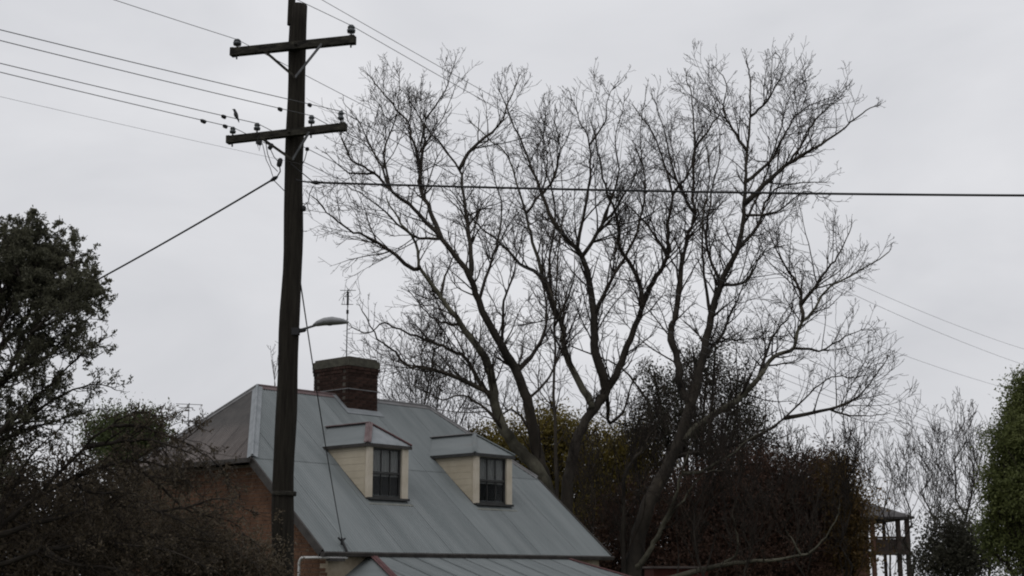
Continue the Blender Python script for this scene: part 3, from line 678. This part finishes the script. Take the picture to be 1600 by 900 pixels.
# --- the two big bare trees behind the cottage, limbs laid out one by one
TY = 44.
BP = dict(n=[9, 6, 4], wob=[.095, .12, .16], up=[.05, .05, .03], rmin=.0062, dens=[3.6, 5.2], len=[(.25, .5), (.3, .6)])
def bare_tree(name, label, limbs, seed, base, Y0=TY, dens=4.0, P=None, group='bare trees behind the cottage', cat='tree', twm=None, brm=None, blen=(.8, 3.0), tip=(.2, .42), leaf=None, zlow=5.5, upb=.25, br=(.012, .032), wig=.06, jit=.018):
    P = P or BP; twm = twm or M_twig; brm = brm or M_bark
    rng = np.random.default_rng(seed)
    root = empty(name, (base[0], base[1], 0), 0, label, cat, group)
    O = np.array([base[0], base[1], 0.])
    done = []; trunk = MB(); ch_ = []
    pale = MB()
    for (px, w0, w1, dy, *pl_) in limbs:
        px = np.array(px, float)
        j = None
        if done:
            allp = np.concatenate([q_[0] for q_ in done]); all3 = np.concatenate([q_[1] for q_ in done]); i_ = np.argmin(((allp-px[0])**2).sum(1)); j = all3[i_]
            px[0] = allp[i_]
        Ya = j[1] if j is not None else Y0
        sm = catmull(px, 4); L_ = np.concatenate([[0], np.cumsum(np.linalg.norm(np.diff(sm, axis=0), axis=1))]); t = L_/L_[-1]
        wg = np.cumsum(rng.normal(size=len(sm))*wig)
        Ys = Ya+dy*t+wg-wg[0]
        P3 = np.array([at(x_, y_, Y_) for (x_, y_), Y_ in zip(sm, Ys)])
        P3[1:] += rng.normal(size=(len(P3)-1, 3))*jit
        if j is not None: P3[0] = j
        if done == []:
            pass
        wd = (w1*.55+(w0-w1*.55)*(1-t)**1.35)/2/(F/Y0)
        done.append((sm, P3))
        (pale if pl_ else trunk).tube(P3-O, wd, 9 if w0 > 12 else 6)
        # side branches
        seg = np.linalg.norm(np.diff(P3, axis=0), axis=1); tot = seg.sum(); cum = np.concatenate([[0], np.cumsum(seg)])
        for _ in range(int(tot*dens)):
            s_ = rng.uniform(.12, 1)*tot; i_ = min(np.searchsorted(cum, s_)-1, len(P3)-2); i_ = max(i_, 0)
            q_ = P3[i_]+(P3[i_+1]-P3[i_])*((s_-cum[i_])/(seg[i_]+1e-9)); rr = wd[i_]
            if rr > .15 and rng.random() < .75: continue
            if q_[2] < zlow and rng.random() < .6: continue
            tg = unit(P3[i_+1]-P3[i_])
            d_ = rot_away(tg, rng.uniform(.5, 1.15), rng); d_ = unit(d_+np.array([0, 0, upb]))
            fr_ = s_/tot
            grow(ch_, q_-O, d_, rng.uniform(*blen)*(1.2-.92*fr_), min(br[1], max(br[0], rr*.5)), 0, rng, P)
        # the tip breaks into twigs
        for _ in range(2):
            grow(ch_, P3[-1]-O, unit(unit(P3[-1]-P3[-2])+rng.normal(size=3)*.3), rng.uniform(*tip), br[0], 0, rng, P)
    trunk.build('trunk', brm, root, smooth=True)
    if pale.v: tag(pale.build('limb', M_lichen, root, smooth=True), 'pale olive lichen-covered limbs')
    build_chains('crown' if not leaf else 'twigs', ch_, twm, root)
    if leaf:
        lm, ls, dn, asp = leaf; LP = []
        for pts_, rad in ch_:
            if len(pts_) > P['n'][1]+1: continue
            A_ = np.array(pts_); L_ = np.linalg.norm(A_[-1]-A_[0]); A0 = A_[0]+O
            # foliage is thickest in the upper crown
            k_ = rng.poisson(dn(A0)*L_)
            if k_:
                u = rng.uniform(.1, 1.05, k_)*(len(A_)-1); i_ = np.minimum(u.astype(int), len(A_)-2)
                LP.append(A_[i_]+(A_[i_+1]-A_[i_])*(u-i_)[:, None]+rng.normal(size=(k_, 3))*ls*.25)
        leaves('crown', np.concatenate(LP), ls, lm, root, rng, asp)
    return root
bA = at(888, 900, TY); bB = at(985, 900, TY-1.5)
limbsA = [
 # left main stem up to the far left crown
 ([(888, 1006), (872, 860), (856, 770), (845, 727), (833, 676), (824, 625), (807, 583), (784, 541), (747, 470), (734, 431), (690, 373), (646, 326), (612, 299), (583, 270), (553, 253), (534, 216)], 31, 5, -1.5),
 # pale stem beside it
 ([(860, 790), (845, 741), (815, 706), (793, 681), (777, 648), (770, 601), (761, 564), (728, 517), (700, 480), (690, 466), (656, 417), (651, 383), (627, 348), (604, 310)], 24, 4, -2.5, 1),
 ([(656, 417), (646, 419), (588, 378), (553, 363), (519, 339), (488, 306)], 7, 3, -1.5),
 ([(690, 373), (672, 330), (656, 290), (656, 265), (646, 221), (636, 190), (602, 150), (573, 114)], 9, 3, 1.2),
 ([(656, 265), (663, 221), (665, 187), (695, 143), (712, 92)], 6, 2.5, 1.5),
 ([(734, 431), (737, 422), (732, 363), (724, 304), (717, 265), (690, 225), (670, 205), (640, 160)], 9, 3, 2.4),
 ([(717, 265), (739, 231), (778, 197), (798, 153), (812, 120)], 7, 3, 1.0),
 ([(690, 466), (695, 431), (708, 400), (700, 370)], 5, 2, 1.),
 ([(612, 299), (590, 250), (560, 190), (540, 165)], 5, 2, 1.),
 ([(583, 270), (545, 270), (510, 240)], 4, 2, -.6),
 # low left sprays
 ([(765, 620), (758, 611), (711, 589), (660, 574), (639, 572), (610, 545), (590, 528), (567, 486)], 9, 3, -1.8),
 ([(758, 608), (728, 561), (700, 544), (667, 531), (633, 519), (600, 505), (575, 520), (552, 512)], 8, 3, 1.2),
 ([(793, 681), (760, 640), (720, 618), (690, 625), (650, 605)], 6, 2.5, -1.5),
 ([(833, 676), (800, 640), (770, 655), (735, 640)], 5, 2, 1.8),
 ([(807, 583), (835, 550), (854, 508), (850, 455), (838, 420)], 9, 3, 2.5),
 # second great stem
 ([(884, 900), (886, 770), (896, 713), (910, 667), (938, 625), (961, 587), (980, 541), (1003, 480), (994, 431), (969, 387), (966, 350), (945, 290), (935, 240), (925, 190)], 24, 4, 1.5),
 ([(919, 648), (919, 620), (887, 564), (877, 503), (866, 485), (832, 378), (822, 334), (793, 246), (768, 221), (735, 190)], 13, 3, 3.2, 1),
 ([(871, 500), (842, 431), (812, 412), (773, 373), (739, 343), (715, 300)], 9, 3, 1.0),
 ([(938, 625), (947, 601), (929, 550), (929, 495), (910, 402), (871, 358), (847, 304), (817, 226), (800, 190), (780, 140)], 17, 3, -2.),
 ([(910, 402), (939, 353), (959, 329), (985, 290), (1000, 250)], 8, 3, -1.),
 ([(908, 385), (920, 295), (922, 226), (905, 187), (890, 143)], 7, 2.5, 1.4),
 ([(922, 226), (945, 190), (950, 150), (965, 130)], 4, 2, .8),
 ([(1000, 475), (1020, 440), (1043, 402), (1043, 353), (1050, 304), (1038, 255), (1021, 211), (989, 163)], 10, 3, 1.6),
 ([(1043, 402), (1013, 353), (984, 324), (950, 300)], 6, 2.5, 1.),
 ([(1050, 304), (1075, 270), (1090, 215), (1110, 180)], 5, 2, 1.),
 ([(945, 600), (950, 640), (953, 660), (975, 640), (990, 590)], 9, 4, 2.),
 ([(847, 304), (870, 270), (875, 220), (860, 180)], 5, 2, -1.),
 ([(822, 334), (850, 290), (855, 240), (840, 190)], 5, 2, 1.4),
 ([(747, 470), (770, 400), (785, 330), (772, 275), (755, 220)], 6, 2, 2.),
 ([(866, 485), (858, 420), (868, 330), (850, 250), (853, 165)], 6, 2, -1.5),
 ([(929, 495), (960, 430), (988, 380), (1008, 300), (1000, 210), (1010, 140)], 7, 2, -2.5),
 ([(784, 541), (788, 470), (806, 410), (800, 350)], 6, 2, -1.8),
 ([(690, 373), (645, 368), (600, 330), (560, 300), (528, 285)], 5, 2, -1.2),
 ([(938, 353), (965, 280), (962, 220), (975, 160)], 5, 2, 1.2),
 ([(724, 500), (690, 505), (660, 480), (640, 455)], 5, 2, 1.6),
 ([(824, 625), (850, 600), (880, 540), (890, 470)], 5, 2, 2.2),
 ([(606, 300), (600, 240), (622, 170), (625, 110)], 4.5, 2, 1.4),
]
bare_tree('bare_plane_tree', 'huge bare tree with two leaning stems rising behind the second dormer', limbsA, 5, bA)
limbsB = [
 ([(982, 1006), (990, 895), (999, 835), (1017, 779), (1045, 727), (1064, 676), (1083, 620), (1097, 564), (1111, 495), (1126, 446), (1150, 392), (1160, 353), (1165, 285), (1167, 236), (1172, 182), (1172, 124), (1167, 96)], 31, 4, 1.0),
 ([(1165, 312), (1204, 280), (1233, 255), (1272, 231), (1311, 207), (1346, 177), (1372, 163)], 10, 3, -1.),
 ([(1165, 285), (1204, 251), (1228, 207), (1253, 172), (1297, 153)], 7, 2.5, 1.6),
 ([(1172, 182), (1199, 158), (1223, 112), (1219, 88)], 5, 2, -.8),
 ([(1167, 236), (1145, 202), (1131, 172), (1135, 133), (1121, 106)], 6, 2.5, 1.),
 ([(1150, 392), (1184, 353), (1199, 309), (1225, 290), (1290, 285)], 7, 2.5, 2.),
 ([(1083, 640), (1064, 601), (1059, 564), (1048, 522), (1055, 495), (1062, 431), (1074, 373), (1084, 343), (1082, 299), (1084, 231), (1082, 163), (1072, 119)], 15, 3, 2.4),
 ([(1080, 330), (1057, 280), (1038, 207), (1020, 150)], 6, 2, -1.),
 ([(1084, 231), (1121, 182), (1140, 150)], 5, 2, 1.),
 ([(1075, 690), (1110, 650), (1150, 625), (1185, 590), (1210, 557), (1240, 545), (1250, 510), (1275, 480), (1292, 451), (1331, 431), (1388, 394)], 13, 3, -2., 1),
 ([(1250, 500), (1248, 451), (1230, 420), (1214, 392), (1200, 350)], 7, 2.5, 1.),
 ([(1250, 475), (1292, 422), (1315, 390), (1331, 353)], 7, 2.5, -1.),
 ([(1185, 590), (1205, 530), (1235, 490), (1240, 450)], 6, 2.5, 2.),
 ([(1060, 715), (1150, 695), (1210, 665), (1265, 615), (1300, 590), (1330, 590)], 7, 3, -2.5),
 ([(1230, 648), (1295, 640), (1340, 620), (1365, 590), (1385, 563)], 7, 2.5, -1.),
 ([(1300, 640), (1340, 650), (1380, 648)], 4, 2, 1.),
 ([(1126, 446), (1165, 440), (1190, 400), (1215, 385)], 6, 2.5, -1.5),
 ([(1126, 446), (1104, 380), (1112, 300), (1126, 240), (1116, 165)], 6, 2, 2.),
 ([(1111, 495), (1100, 430), (1098, 350), (1108, 270), (1100, 200)], 6, 2, -1.6),
 ([(1240, 545), (1290, 545), (1330, 520), (1360, 515)], 5, 2, .8),
 ([(1162, 330), (1215, 330), (1255, 300), (1290, 310)], 5, 2, -1.6),
 ([(1233, 255), (1262, 210), (1280, 180), (1320, 150)], 4.5, 2, .8),
 ([(1160, 353), (1190, 290), (1215, 215), (1235, 150), (1262, 120)], 5, 2, 1.8),
 ([(1097, 564), (1130, 520), (1150, 470), (1175, 420)], 8, 2.5, 2.4),
 ([(975, 960), (975, 895), (975, 779), (980, 732), (1008, 695), (1017, 648), (999, 606), (961, 569), (940, 560)], 10, 4, -2.),
 ([(1000, 930), (1060, 900), (1120, 884), (1180, 877), (1250, 868), (1285, 846), (1305, 815), (1312, 790)], 12, 3, -3., 1),
 ([(1000, 890), (1015, 860), (1028, 835), (1050, 790), (1065, 740), (1080, 690)], 11, 3, -2.4, 1),
 ([(1120, 884), (1150, 868), (1152, 835), (1145, 805), (1155, 775)], 5, 2, -.3, 1),
 ([(1065, 740), (1100, 735), (1140, 712), (1165, 690), (1195, 672)], 6, 2, -.8, 1),
 ([(1028, 835), (1045, 810), (1075, 770), (1100, 740), (1130, 735)], 6, 2, -1., 1),
 ([(1255, 866), (1240, 845), (1228, 828)], 4, 2, -.2, 1),
]
bare_tree('bare_plane_tree', 'bare tree with one thick trunk leaning right, wide crown over the dark hedge', limbsB, 9, bB, TY-1.5)
limbsC = [([(872, 1003), (870, 760), (866, 620), (868, 480), (872, 400), (880, 330), (876, 270)], 11, 3, .5), ([(868, 480), (850, 420), (846, 360)], 5, 2, .8), ([(868, 520), (892, 450), (900, 390)], 5, 2, -.6)]
bC = at(872, 900, 41.5)
bare_tree('bare_plane_tree', 'slender straight pole-like stem between the two big leaning stems', limbsC, 21, bC, 41.5, 2.)

# --- generic bare upright trees (background right, behind the cottage)
def thin_tree(label, px, ytop_, Y, spread, seed, m=M_twig, w=5, n=10, group='thin bare trees on the right', sparse=True):
    rng = np.random.default_rng(seed); b0 = at(px, 900, Y); b0[2] = 0; zt_ = at(px, ytop_, Y)[2]
    root = empty('bare_sapling', (b0[0], b0[1], 0), 0, label, 'tree', group)
    P = dict(n=[7, 5, 4], wob=[.08, .11, .15], up=[.20, .16, .08], rmin=.0075 if sparse else .0062, dens=[2.8, 4.0] if sparse else [3.2, 5.0], len=[(.25, .42), (.3, .5)])
    hz_ = np.linspace(0, zt_*.97, 12); tr = [np.array([rng.normal()*.09*i/3, rng.normal()*.09*i/3, z_]) for i, z_ in enumerate(hz_)]
    k = MB(); r0 = w/2/(F/Y); rd_ = [r0*(1-.8*i/11) for i in range(12)]; k.tube(tr, rd_, 7); k.build('trunk', M_barkdark, root, smooth=True)
    ch_ = []
    for _ in range(n):
        t = rng.uniform(.22, .95)*11; i = int(t); q_ = tr[i]+(tr[min(i+1, 11)]-tr[i])*(t-i)
        az = rng.uniform(0, 2*PI); el = rng.uniform(.7, 1.2)
        d_ = np.array([math.cos(az)*math.cos(el), math.sin(az)*math.cos(el), math.sin(el)])
        grow(ch_, q_, d_, min(spread*rng.uniform(.7, 1.3), (zt_-q_[2])*1.05+.3), max(.012, rd_[i]*.5), 0, rng, P)
    build_chains('crown', ch_, m, root); return root
for (lb, px, yt, Y, sp2, sd, w_, n_) in (
  ('thin bare tree just right of the brick verandah house', 1420, 715, 52, 3.6, 31, 5, 15),
  ('thin bare tree rising highest between verandah house and green tree', 1506, 648, 50, 3.8, 32, 6, 20),
  ('thin bare tree in front of the gap above the dark shrub', 1458, 680, 54, 3.6, 33, 5, 16),
  ('thin bare tree close against the dark brown hedge end', 1390, 690, 56, 3.0, 34, 4, 11),
  ('thin bare tree leaning against the green tree on the right', 1545, 700, 47, 3.2, 35, 5, 13),
  ('thin bare tree above the verandah house roof', 1355, 680, 62, 3.0, 36, 4, 11)):
    thin_tree(lb, px, yt, Y, sp2, sd, w=w_, n=n_)
thin_tree('small bare tree top showing left of the pole above the roof', 416, 548, 48, 1.6, 41, M_twig, 4, 16, 'small bare trees behind the cottage')
thin_tree('small bare tree behind the chimney and dormers', 655, 500, 50, 3.6, 42, M_twig, 7, 40, 'small bare trees behind the cottage')
thin_tree('small bare tree right of the chimney low behind the roof', 715, 560, 49, 3.0, 43, M_twig, 6, 34, 'small bare trees behind the cottage')

# --- leafy trees and shrubs
def leafy(name, label, blobs, Y, leafm, n, size, seed, cat='tree', barkm=M_barkdark, twigs=0, aspect=.5, tw=M_twig, group=None, holes=.35, trunk_px=None, depth=.8, spread=1.):
    """blobs: (px, py, rx px, ry px, dY) ellipsoids; leaves in clusters near each blob's shell"""
    rng = np.random.default_rng(seed)
    sc = F/Y
    x0 = trunk_px if trunk_px is not None else np.mean([b[0] for b in blobs])
    b0 = at(x0, 900, Y); b0[2] = 0; O = b0
    root = empty(name, tuple(b0), 0, label, cat, group)
    P = []; tips = []
    vol = np.array([b[2]*b[3] for b in blobs], float); vol /= vol.sum()
    k = MB()
    for (px, py, rx, ry, dY), v_ in zip(blobs, vol):
        c_ = at(px, py, Y+dY)-O; R_ = np.array([rx/sc, rx/sc*depth, ry/sc])
        ncl = max(6, int(n*v_/45))
        u = rng.normal(size=(ncl, 3)); u /= np.linalg.norm(u, axis=1)[:, None]; rr = rng.uniform(.18, 1., ncl)**.5
        rr *= 1+rng.normal(size=ncl)*.07
        cc = c_+u*rr[:, None]*R_
        keep = rng.random(ncl) > holes*.5
        cc = cc[keep]
        tips.append((c_, cc, R_))
        m_ = int(n*v_/max(1, len(cc)))
        for q_ in cc:
            s_ = size*rng.uniform(2.2, 4.2)*spread
            P.append(q_+rng.normal(size=(m_, 3))*np.array([s_, s_, s_*.75]))
    P = np.concatenate(P); P = P[P[:, 2] > .05]
    leaves('crown', P, size, leafm, root, rng, aspect)
    # trunk and limbs reaching into the blobs, twigs out to the clusters
    ch_ = []
    for (c_, cc, R_) in tips:
        fork = np.array([c_[0]*.35, c_[1]*.35, max(.3, c_[2]*.45)])
        mid = (fork+c_)/2+rng.normal(size=3)*.12*R_
        tp = catmull([np.array([0, 0, -.1]), fork, mid, c_+np.array([0, 0, R_[2]*.3])], 4)
        r0 = .010*c_[2]+.012
        k.tube(tp, np.linspace(r0, r0*.3, len(tp)), 7)
        for q_ in cc[rng.permutation(len(cc))[:int(twigs*len(cc))]]:
            st = tp[rng.integers(len(tp)//2, len(tp))]
            mm = (st+q_)/2+rng.normal(size=3)*.12*np.linalg.norm(q_-st)
            ch_.append(([st, (st+mm)/2+rng.normal(size=3)*.02, mm, (mm+q_)/2+rng.normal(size=3)*.03, q_, q_+(q_-mm)*.25], np.array([.012, .011, .009, .008, .006, .004])*(Y/30)**.8))
    k.build('trunk', barkm, root, smooth=True)
    if ch_: build_chains('twigs', ch_, tw, root)
    return root
L_dark = leafmat('evergreen_dark', (.072, .072, .047), (.122, .12, .08), .9, .45)
L_brown = leafmat('brown_shrub_leaf', (.062, .048, .032), (.125, .10, .068), .9)
L_red = leafmat('russet_hedge_leaf', (.062, .034, .025), (.125, .074, .052), .7)
L_olive = leafmat('olive_leaf', (.12, .095, .02), (.23, .18, .042), .8)
L_conif = leafmat('dark_conifer', (.036, .037, .027), (.08, .076, .054), .8)
L_green = leafmat('fresh_green', (.072, .088, .028), (.138, .155, .052), .9)
L_mid = leafmat('mid_green', (.055, .072, .028), (.115, .135, .055))
# left foreground
SP = dict(n=[6, 4, 3], wob=[.16, .2, .25], up=[.04, .03, .02], rmin=.0026, dens=[9., 13.], len=[(.3, .55), (.35, .65)])
EY_ = 14.5; eb = at(-120, 900, EY_)
def ever_d(p):
    return 330 if p[2] > at(0, 485, EY_)[2] else (130 if p[2] > at(0, 570, EY_)[2] else 75)
ever = [
 ([(-120, 1222), (-100, 900), (-60, 700), (-20, 560), (10, 455), (28, 390), (34, 360)], 34, 5, 0),
 ([(-60, 700), (0, 600), (50, 520), (85, 465), (104, 440)], 14, 3, -.3),
 ([(-20, 560), (40, 500), (70, 420), (88, 368)], 12, 3, .4),
 ([(-100, 830), (-20, 700), (60, 620), (120, 560), (160, 530)], 15, 3, -.2),
 ([(-60, 720), (30, 660), (100, 615), (150, 600), (180, 608)], 10, 3, .3),
 ([(-30, 600), (-40, 480), (-30, 390)], 14, 3, .3),
 ([(20, 600), (70, 560), (110, 515), (145, 492)], 8, 3, .5),
 ([(-20, 530), (30, 450), (20, 400), (5, 362)], 9, 3, -.6),
 ([(45, 525), (85, 490), (108, 475), (112, 440)], 6, 2, -.7),
 ([(0, 600), (40, 570), (70, 530), (100, 540), (140, 560)], 8, 2, .8),
 ([(-90, 780), (0, 690), (80, 660), (150, 640)], 12, 3, .7),
 ([(10, 450), (45, 410), (62, 380), (70, 360)], 6, 2, .5),
 ([(30, 470), (70, 440), (110, 415), (120, 385)], 6, 2, .3),
 ([(0, 470), (-5, 410), (-10, 360)], 6, 2, -.4),
 ([(50, 520), (90, 500), (125, 480), (140, 455)], 6, 2, .5),
 ([(-50, 560), (-10, 480), (50, 455), (80, 425), (88, 405)], 9, 2, .2),
]
bare_tree('evergreen_tree', 'dark fine-leaved evergreen tree cut by the left edge', ever, 51, eb, EY_, 27., SP, None, 'tree', M_twig, M_barkdark, (.25, .7), (.12, .3), (L_dark, .031, ever_d, .5), 0, .2, (.005, .012), .03, .006)
SY_ = 15.5; sb2 = at(40, 900, SY_)
arch = [
 ([(20, 1205), (-20, 960), (-10, 840), (60, 775), (130, 700), (175, 665), (215, 645), (250, 650)], 22, 4, 0),
 ([(60, 775), (120, 745), (200, 720), (270, 735), (310, 770)], 9, 3, .3),
 ([(130, 700), (190, 690), (250, 690), (305, 712), (335, 745)], 8, 2, -.3),
 ([(-10, 840), (80, 810), (170, 790), (250, 800), (330, 840)], 10, 3, .4),
 ([(175, 665), (225, 668), (285, 690), (340, 725), (375, 770)], 6, 2, .5),
 ([(-15, 880), (70, 860), (160, 850), (260, 860), (350, 900)], 9, 3, -.2),
 ([(200, 720), (250, 760), (300, 800), (360, 815), (400, 850)], 6, 2, .6),
 ([(0, 835), (20, 760), (60, 700), (110, 655)], 9, 2, .5),
 ([(-10, 850), (-5, 760), (20, 690), (50, 650)], 9, 2, -.5),
 ([(250, 800), (300, 790), (350, 780), (395, 800)], 5, 2, .2),
 ([(170, 790), (210, 830), (280, 840), (350, 850), (410, 890)], 6, 2, .4),
 ([(60, 860), (110, 880), (180, 890), (260, 920)], 8, 3, -.5),
 ([(110, 745), (150, 770), (200, 770), (240, 790)], 6, 2, -.5),
]
AP = dict(n=[6, 4, 3], wob=[.15, .2, .25], up=[-.015, -.01, 0], rmin=.0028, dens=[7., 9.], len=[(.3, .55), (.35, .65)])
bare_tree('arching_shrub', 'arching brown twiggy shrub with a dark diagonal stem at lower left', arch, 61, sb2, SY_, 22., AP, None, 'shrub', mat('brown_twig', (.022, .017, .013), (.055, .044, .034), scale=2, rough=.95), M_barkdark, (.25, .75), (.15, .4), (L_brown, .034, lambda p: 45, .5), 0, .05, (.005, .012), .04, .008)
leafy('brown_shrub', 'dense dark brown undergrowth behind the arching shrub at lower left', [(60, 800, 150, 80, 0), (180, 790, 110, 70, .4), (180, 860, 170, 80, 0), (290, 850, 70, 75, .5), (340, 890, 80, 60, .6), (40, 880, 160, 90, -.4), (-60, 780, 140, 120, 0), (400, 885, 40, 40, .7)], 16.8, L_brown, 80000, .042, 52, cat='shrub', twigs=1.0, holes=.5, trunk_px=120)
leafy('small_green_tree', 'small green treetop between the left shrub and cottage roof', [(215, 672, 36, 26, 0), (170, 672, 32, 22, 0), (238, 690, 16, 16, 0), (195, 700, 50, 30, 0)], 50, L_mid, 26000, .10, 53, twigs=.3)
# behind and right
leafy('olive_tree', 'olive yellow leafy tree showing behind the bare stems', [(800, 710, 52, 52, 0), (870, 710, 66, 62, 1), (940, 725, 66, 62, 0), (1000, 725, 50, 62, 1), (760, 692, 26, 28, 0), (900, 800, 100, 65, 0), (850, 660, 30, 20, 0)], 50, L_olive, 60000, .11, 54, twigs=.8, holes=.75)
leafy('dark_conifer', 'dark evergreen tree half hidden behind the right-hand trunk', [(1030, 630, 26, 36, 0), (1062, 600, 22, 30, .5), (1105, 585, 30, 30, .3), (1140, 625, 26, 30, 0), (1170, 660, 26, 28, .3), (1060, 670, 46, 40, 0), (1120, 690, 50, 40, 0), (1022, 588, 12, 20, 0), (1118, 543, 13, 22, 0), (1085, 560, 12, 22, 0), (1160, 600, 14, 20, 0), (1190, 700, 20, 30, 0), (1010, 680, 24, 30, 0)], 49.5, L_conif, 24000, .10, 55, twigs=.8, holes=.9)
leafy('russet_hedge', 'tall dark russet hedge filling the lower right below the bare tree', [(1195, 768, 85, 70, 0), (1130, 810, 90, 85, -.6), (1262, 780, 60, 75, 0), (1286, 728, 24, 30, .3), (1050, 830, 80, 90, 0), (975, 850, 55, 85, .5), (1230, 860, 90, 70, -.4), (1130, 890, 120, 60, -1), (1305, 820, 22, 70, .2), (930, 895, 35, 45, .3)], 47.5, L_red, 120000, .10, 56, cat='hedge', twigs=1.2, holes=.1)
for (lb, px, yt, Y, sp2, sd, w_, n_) in (
  ('brown sapling between the slender stem and the dark thin stem', 925, 690, 42, 2.4, 71, 4, 30),
  ('brown sapling just left of the thick leaning trunk', 1000, 640, 46, 3.0, 72, 5, 36),
  ('brown sapling just right of the thick leaning trunk', 1098, 600, 41.5, 3.0, 73, 5, 34),
  ('brown sapling before the middle of the russet hedge', 1165, 665, 41, 2.6, 74, 4, 30),
  ('brown sapling before the right part of the russet hedge', 1245, 690, 41, 2.2, 75, 4, 24),
  ('brown sapling at the right end of the russet hedge', 1322, 660, 45, 2.6, 76, 4, 24)):
    thin_tree(lb, px, yt, Y, sp2, sd, M_twig, w_, n_, 'brown saplings before the hedge')
leafy('autumn_shrub', 'brownish olive shrub at the right end of the russet hedge', [(1310, 745, 15, 28, 0), (1332, 800, 13, 40, 0), (1330, 850, 16, 45, 0)], 46, leafmat('autumn_leaf', (.075, .05, .018), (.15, .095, .032)), 9000, .11, 57, cat='shrub', twigs=.5)
leafy('green_tree', 'dense fresh green tree cut by the right edge', [(1606, 628, 36, 46, 0), (1600, 690, 38, 40, -.4), (1650, 700, 70, 110, .5), (1580, 735, 32, 36, .2), (1612, 770, 44, 44, -.5), (1572, 790, 30, 40, .1), (1595, 850, 44, 50, .2), (1640, 600, 36, 36, .2), (1562, 692, 16, 22, 0), (1580, 652, 14, 20, .1), (1553, 755, 14, 26, 0), (1550, 830, 16, 34, .2)], 36, L_green, 80000, .08, 58, twigs=.8, holes=.5, spread=.62, trunk_px=1625)
leafy('dark_shrub', 'low dark shrub in front of the thin bare trees', [(1485, 850, 45, 45, 0), (1520, 870, 45, 45, 0), (1465, 880, 30, 30, 0)], 44, L_conif, 14000, .10, 59, cat='shrub', twigs=.6, holes=.3)

# ------------------------------------------------------------------ white verandah house far right
VH = 60.; vb = at(1300, 900, VH); vh = empty('verandah_house', (vb[0], vb[1], 0), 0, 'brick house end with an open two-storey timber verandah beyond the hedge', 'house')
def vx(px): return at(px, 880, VH)[0]-vb[0]
def vz(py): return at(1380, py, VH)[2]
M_vdark = mat('verandah_dark_timber', (.03, .02, .017), (.055, .04, .033), scale=4)
M_vbrick = mat('verandah_brick', (.07, .035, .025), (.11, .055, .038), scale=6)
M_vwhite = mat('verandah_white_wall', (.72, .72, .71), (.8, .8, .79), scale=2)
k = MB(); k.box(((vx(1180)+vx(1358))/2, 2.4, vz(797)/2), (vx(1358)-vx(1180), 5.0, vz(797))); k.build('brick_wing', M_vbrick, vh)
zr0, zr1 = vz(808), vz(765)
k = MB(); k.slab([(vx(1170), -.5, zr0), (vx(1428), -.5, zr0), (vx(1335), 2.6, zr1), (vx(1250), 2.6, zr1)], .1); k.slab([(vx(1428), -.5, zr0), (vx(1428), 5.5, zr0), (vx(1335), 2.6, zr1)], .1); k.slab([(vx(1428), 5.5, zr0), (vx(1170), 5.5, zr0), (vx(1250), 2.6, zr1), (vx(1335), 2.6, zr1)], .1)
k.build('roof', mat('verandah_house_roof', (.045, .042, .042), (.075, .07, .07), scale=3), vh)
for px_, m__ in ((1364, M_vbrick), (1404, M_vdark), (1418, M_vdark)):
    k = MB(); k.box((vx(px_), -.2, zr0/2), (.17, .17, zr0)); k.build('post', m__, vh)
k = MB(); k.box(((vx(1362)+vx(1420))/2, .6, vz(864)), (vx(1424)-vx(1360), 2.0, .14)); k.build('balcony_floor', M_vdark, vh)
k = MB(); k.box(((vx(1364)+vx(1418))/2, -.2, vz(840)), (vx(1418)-vx(1364), .08, .08)); k.build('rail', M_vdark, vh)
k = MB(); k.box(((vx(1364)+vx(1418))/2, -.17, (vz(842)+vz(864))/2), (vx(1418)-vx(1364), .03, vz(842)-vz(864)-.03)); k.build('balustrade_panel', mat('balustrade_boards', (.05, .044, .04), (.085, .075, .07), scale=5), vh)
for px_ in np.arange(1366, 1418, 2.6):
    k = MB(); k.box((vx(px_), -.2, (vz(840)+vz(864))/2), (.035, .035, vz(840)-vz(864))); k.build('baluster', M_vdark, vh)
for px_ in (1372, 1409):
    k = MB(); k.box((vx(px_), 2.6, zr0/2), (.12, .12, zr0)); k.build('post', M_vdark, vh)
for za_, zb_ in ((812, 818), (822, 829)):
    k = MB(); k.bar((vx(1366), -.15, vz(za_)), (vx(1378), -.15, vz(zb_)), .03, .05); k.bar((vx(1378), -.15, vz(za_)), (vx(1366), -.15, vz(zb_)), .03, .05); k.build('fretwork', M_vdark, vh)
k = MB(); k.box((vx(1346), -.13, vz(828)), (.3, .06, .9)); wn_ = k.build('window', M_trim, vh)
k = MB(); k.box((vx(1346), -.17, vz(828)), (.2, .02, .8)); k.build('pane', M_glass, wn_)
# low red shed glimpsed under the big tree
rs = at(1056, 900, 44.5); sh_ = empty('red_shed', (rs[0], rs[1], 0), .2, 'low dull red shed glimpsed at the foot of the right-hand tree', 'shed'); hz1 = at(1056, 889, 44.5)[2]
k = MB(); k.box((0, 0, hz1/2), (1.7, 1.0, hz1)); k.build('wall', mat('red_boards', (.06, .016, .013), (.10, .026, .02), scale=5, stretch=(6, 6, .4)), sh_)
k = MB(); k.box((0, -.05, hz1+.05), (1.8, 1.2, .06)); k.build('roof', M_rust, sh_)
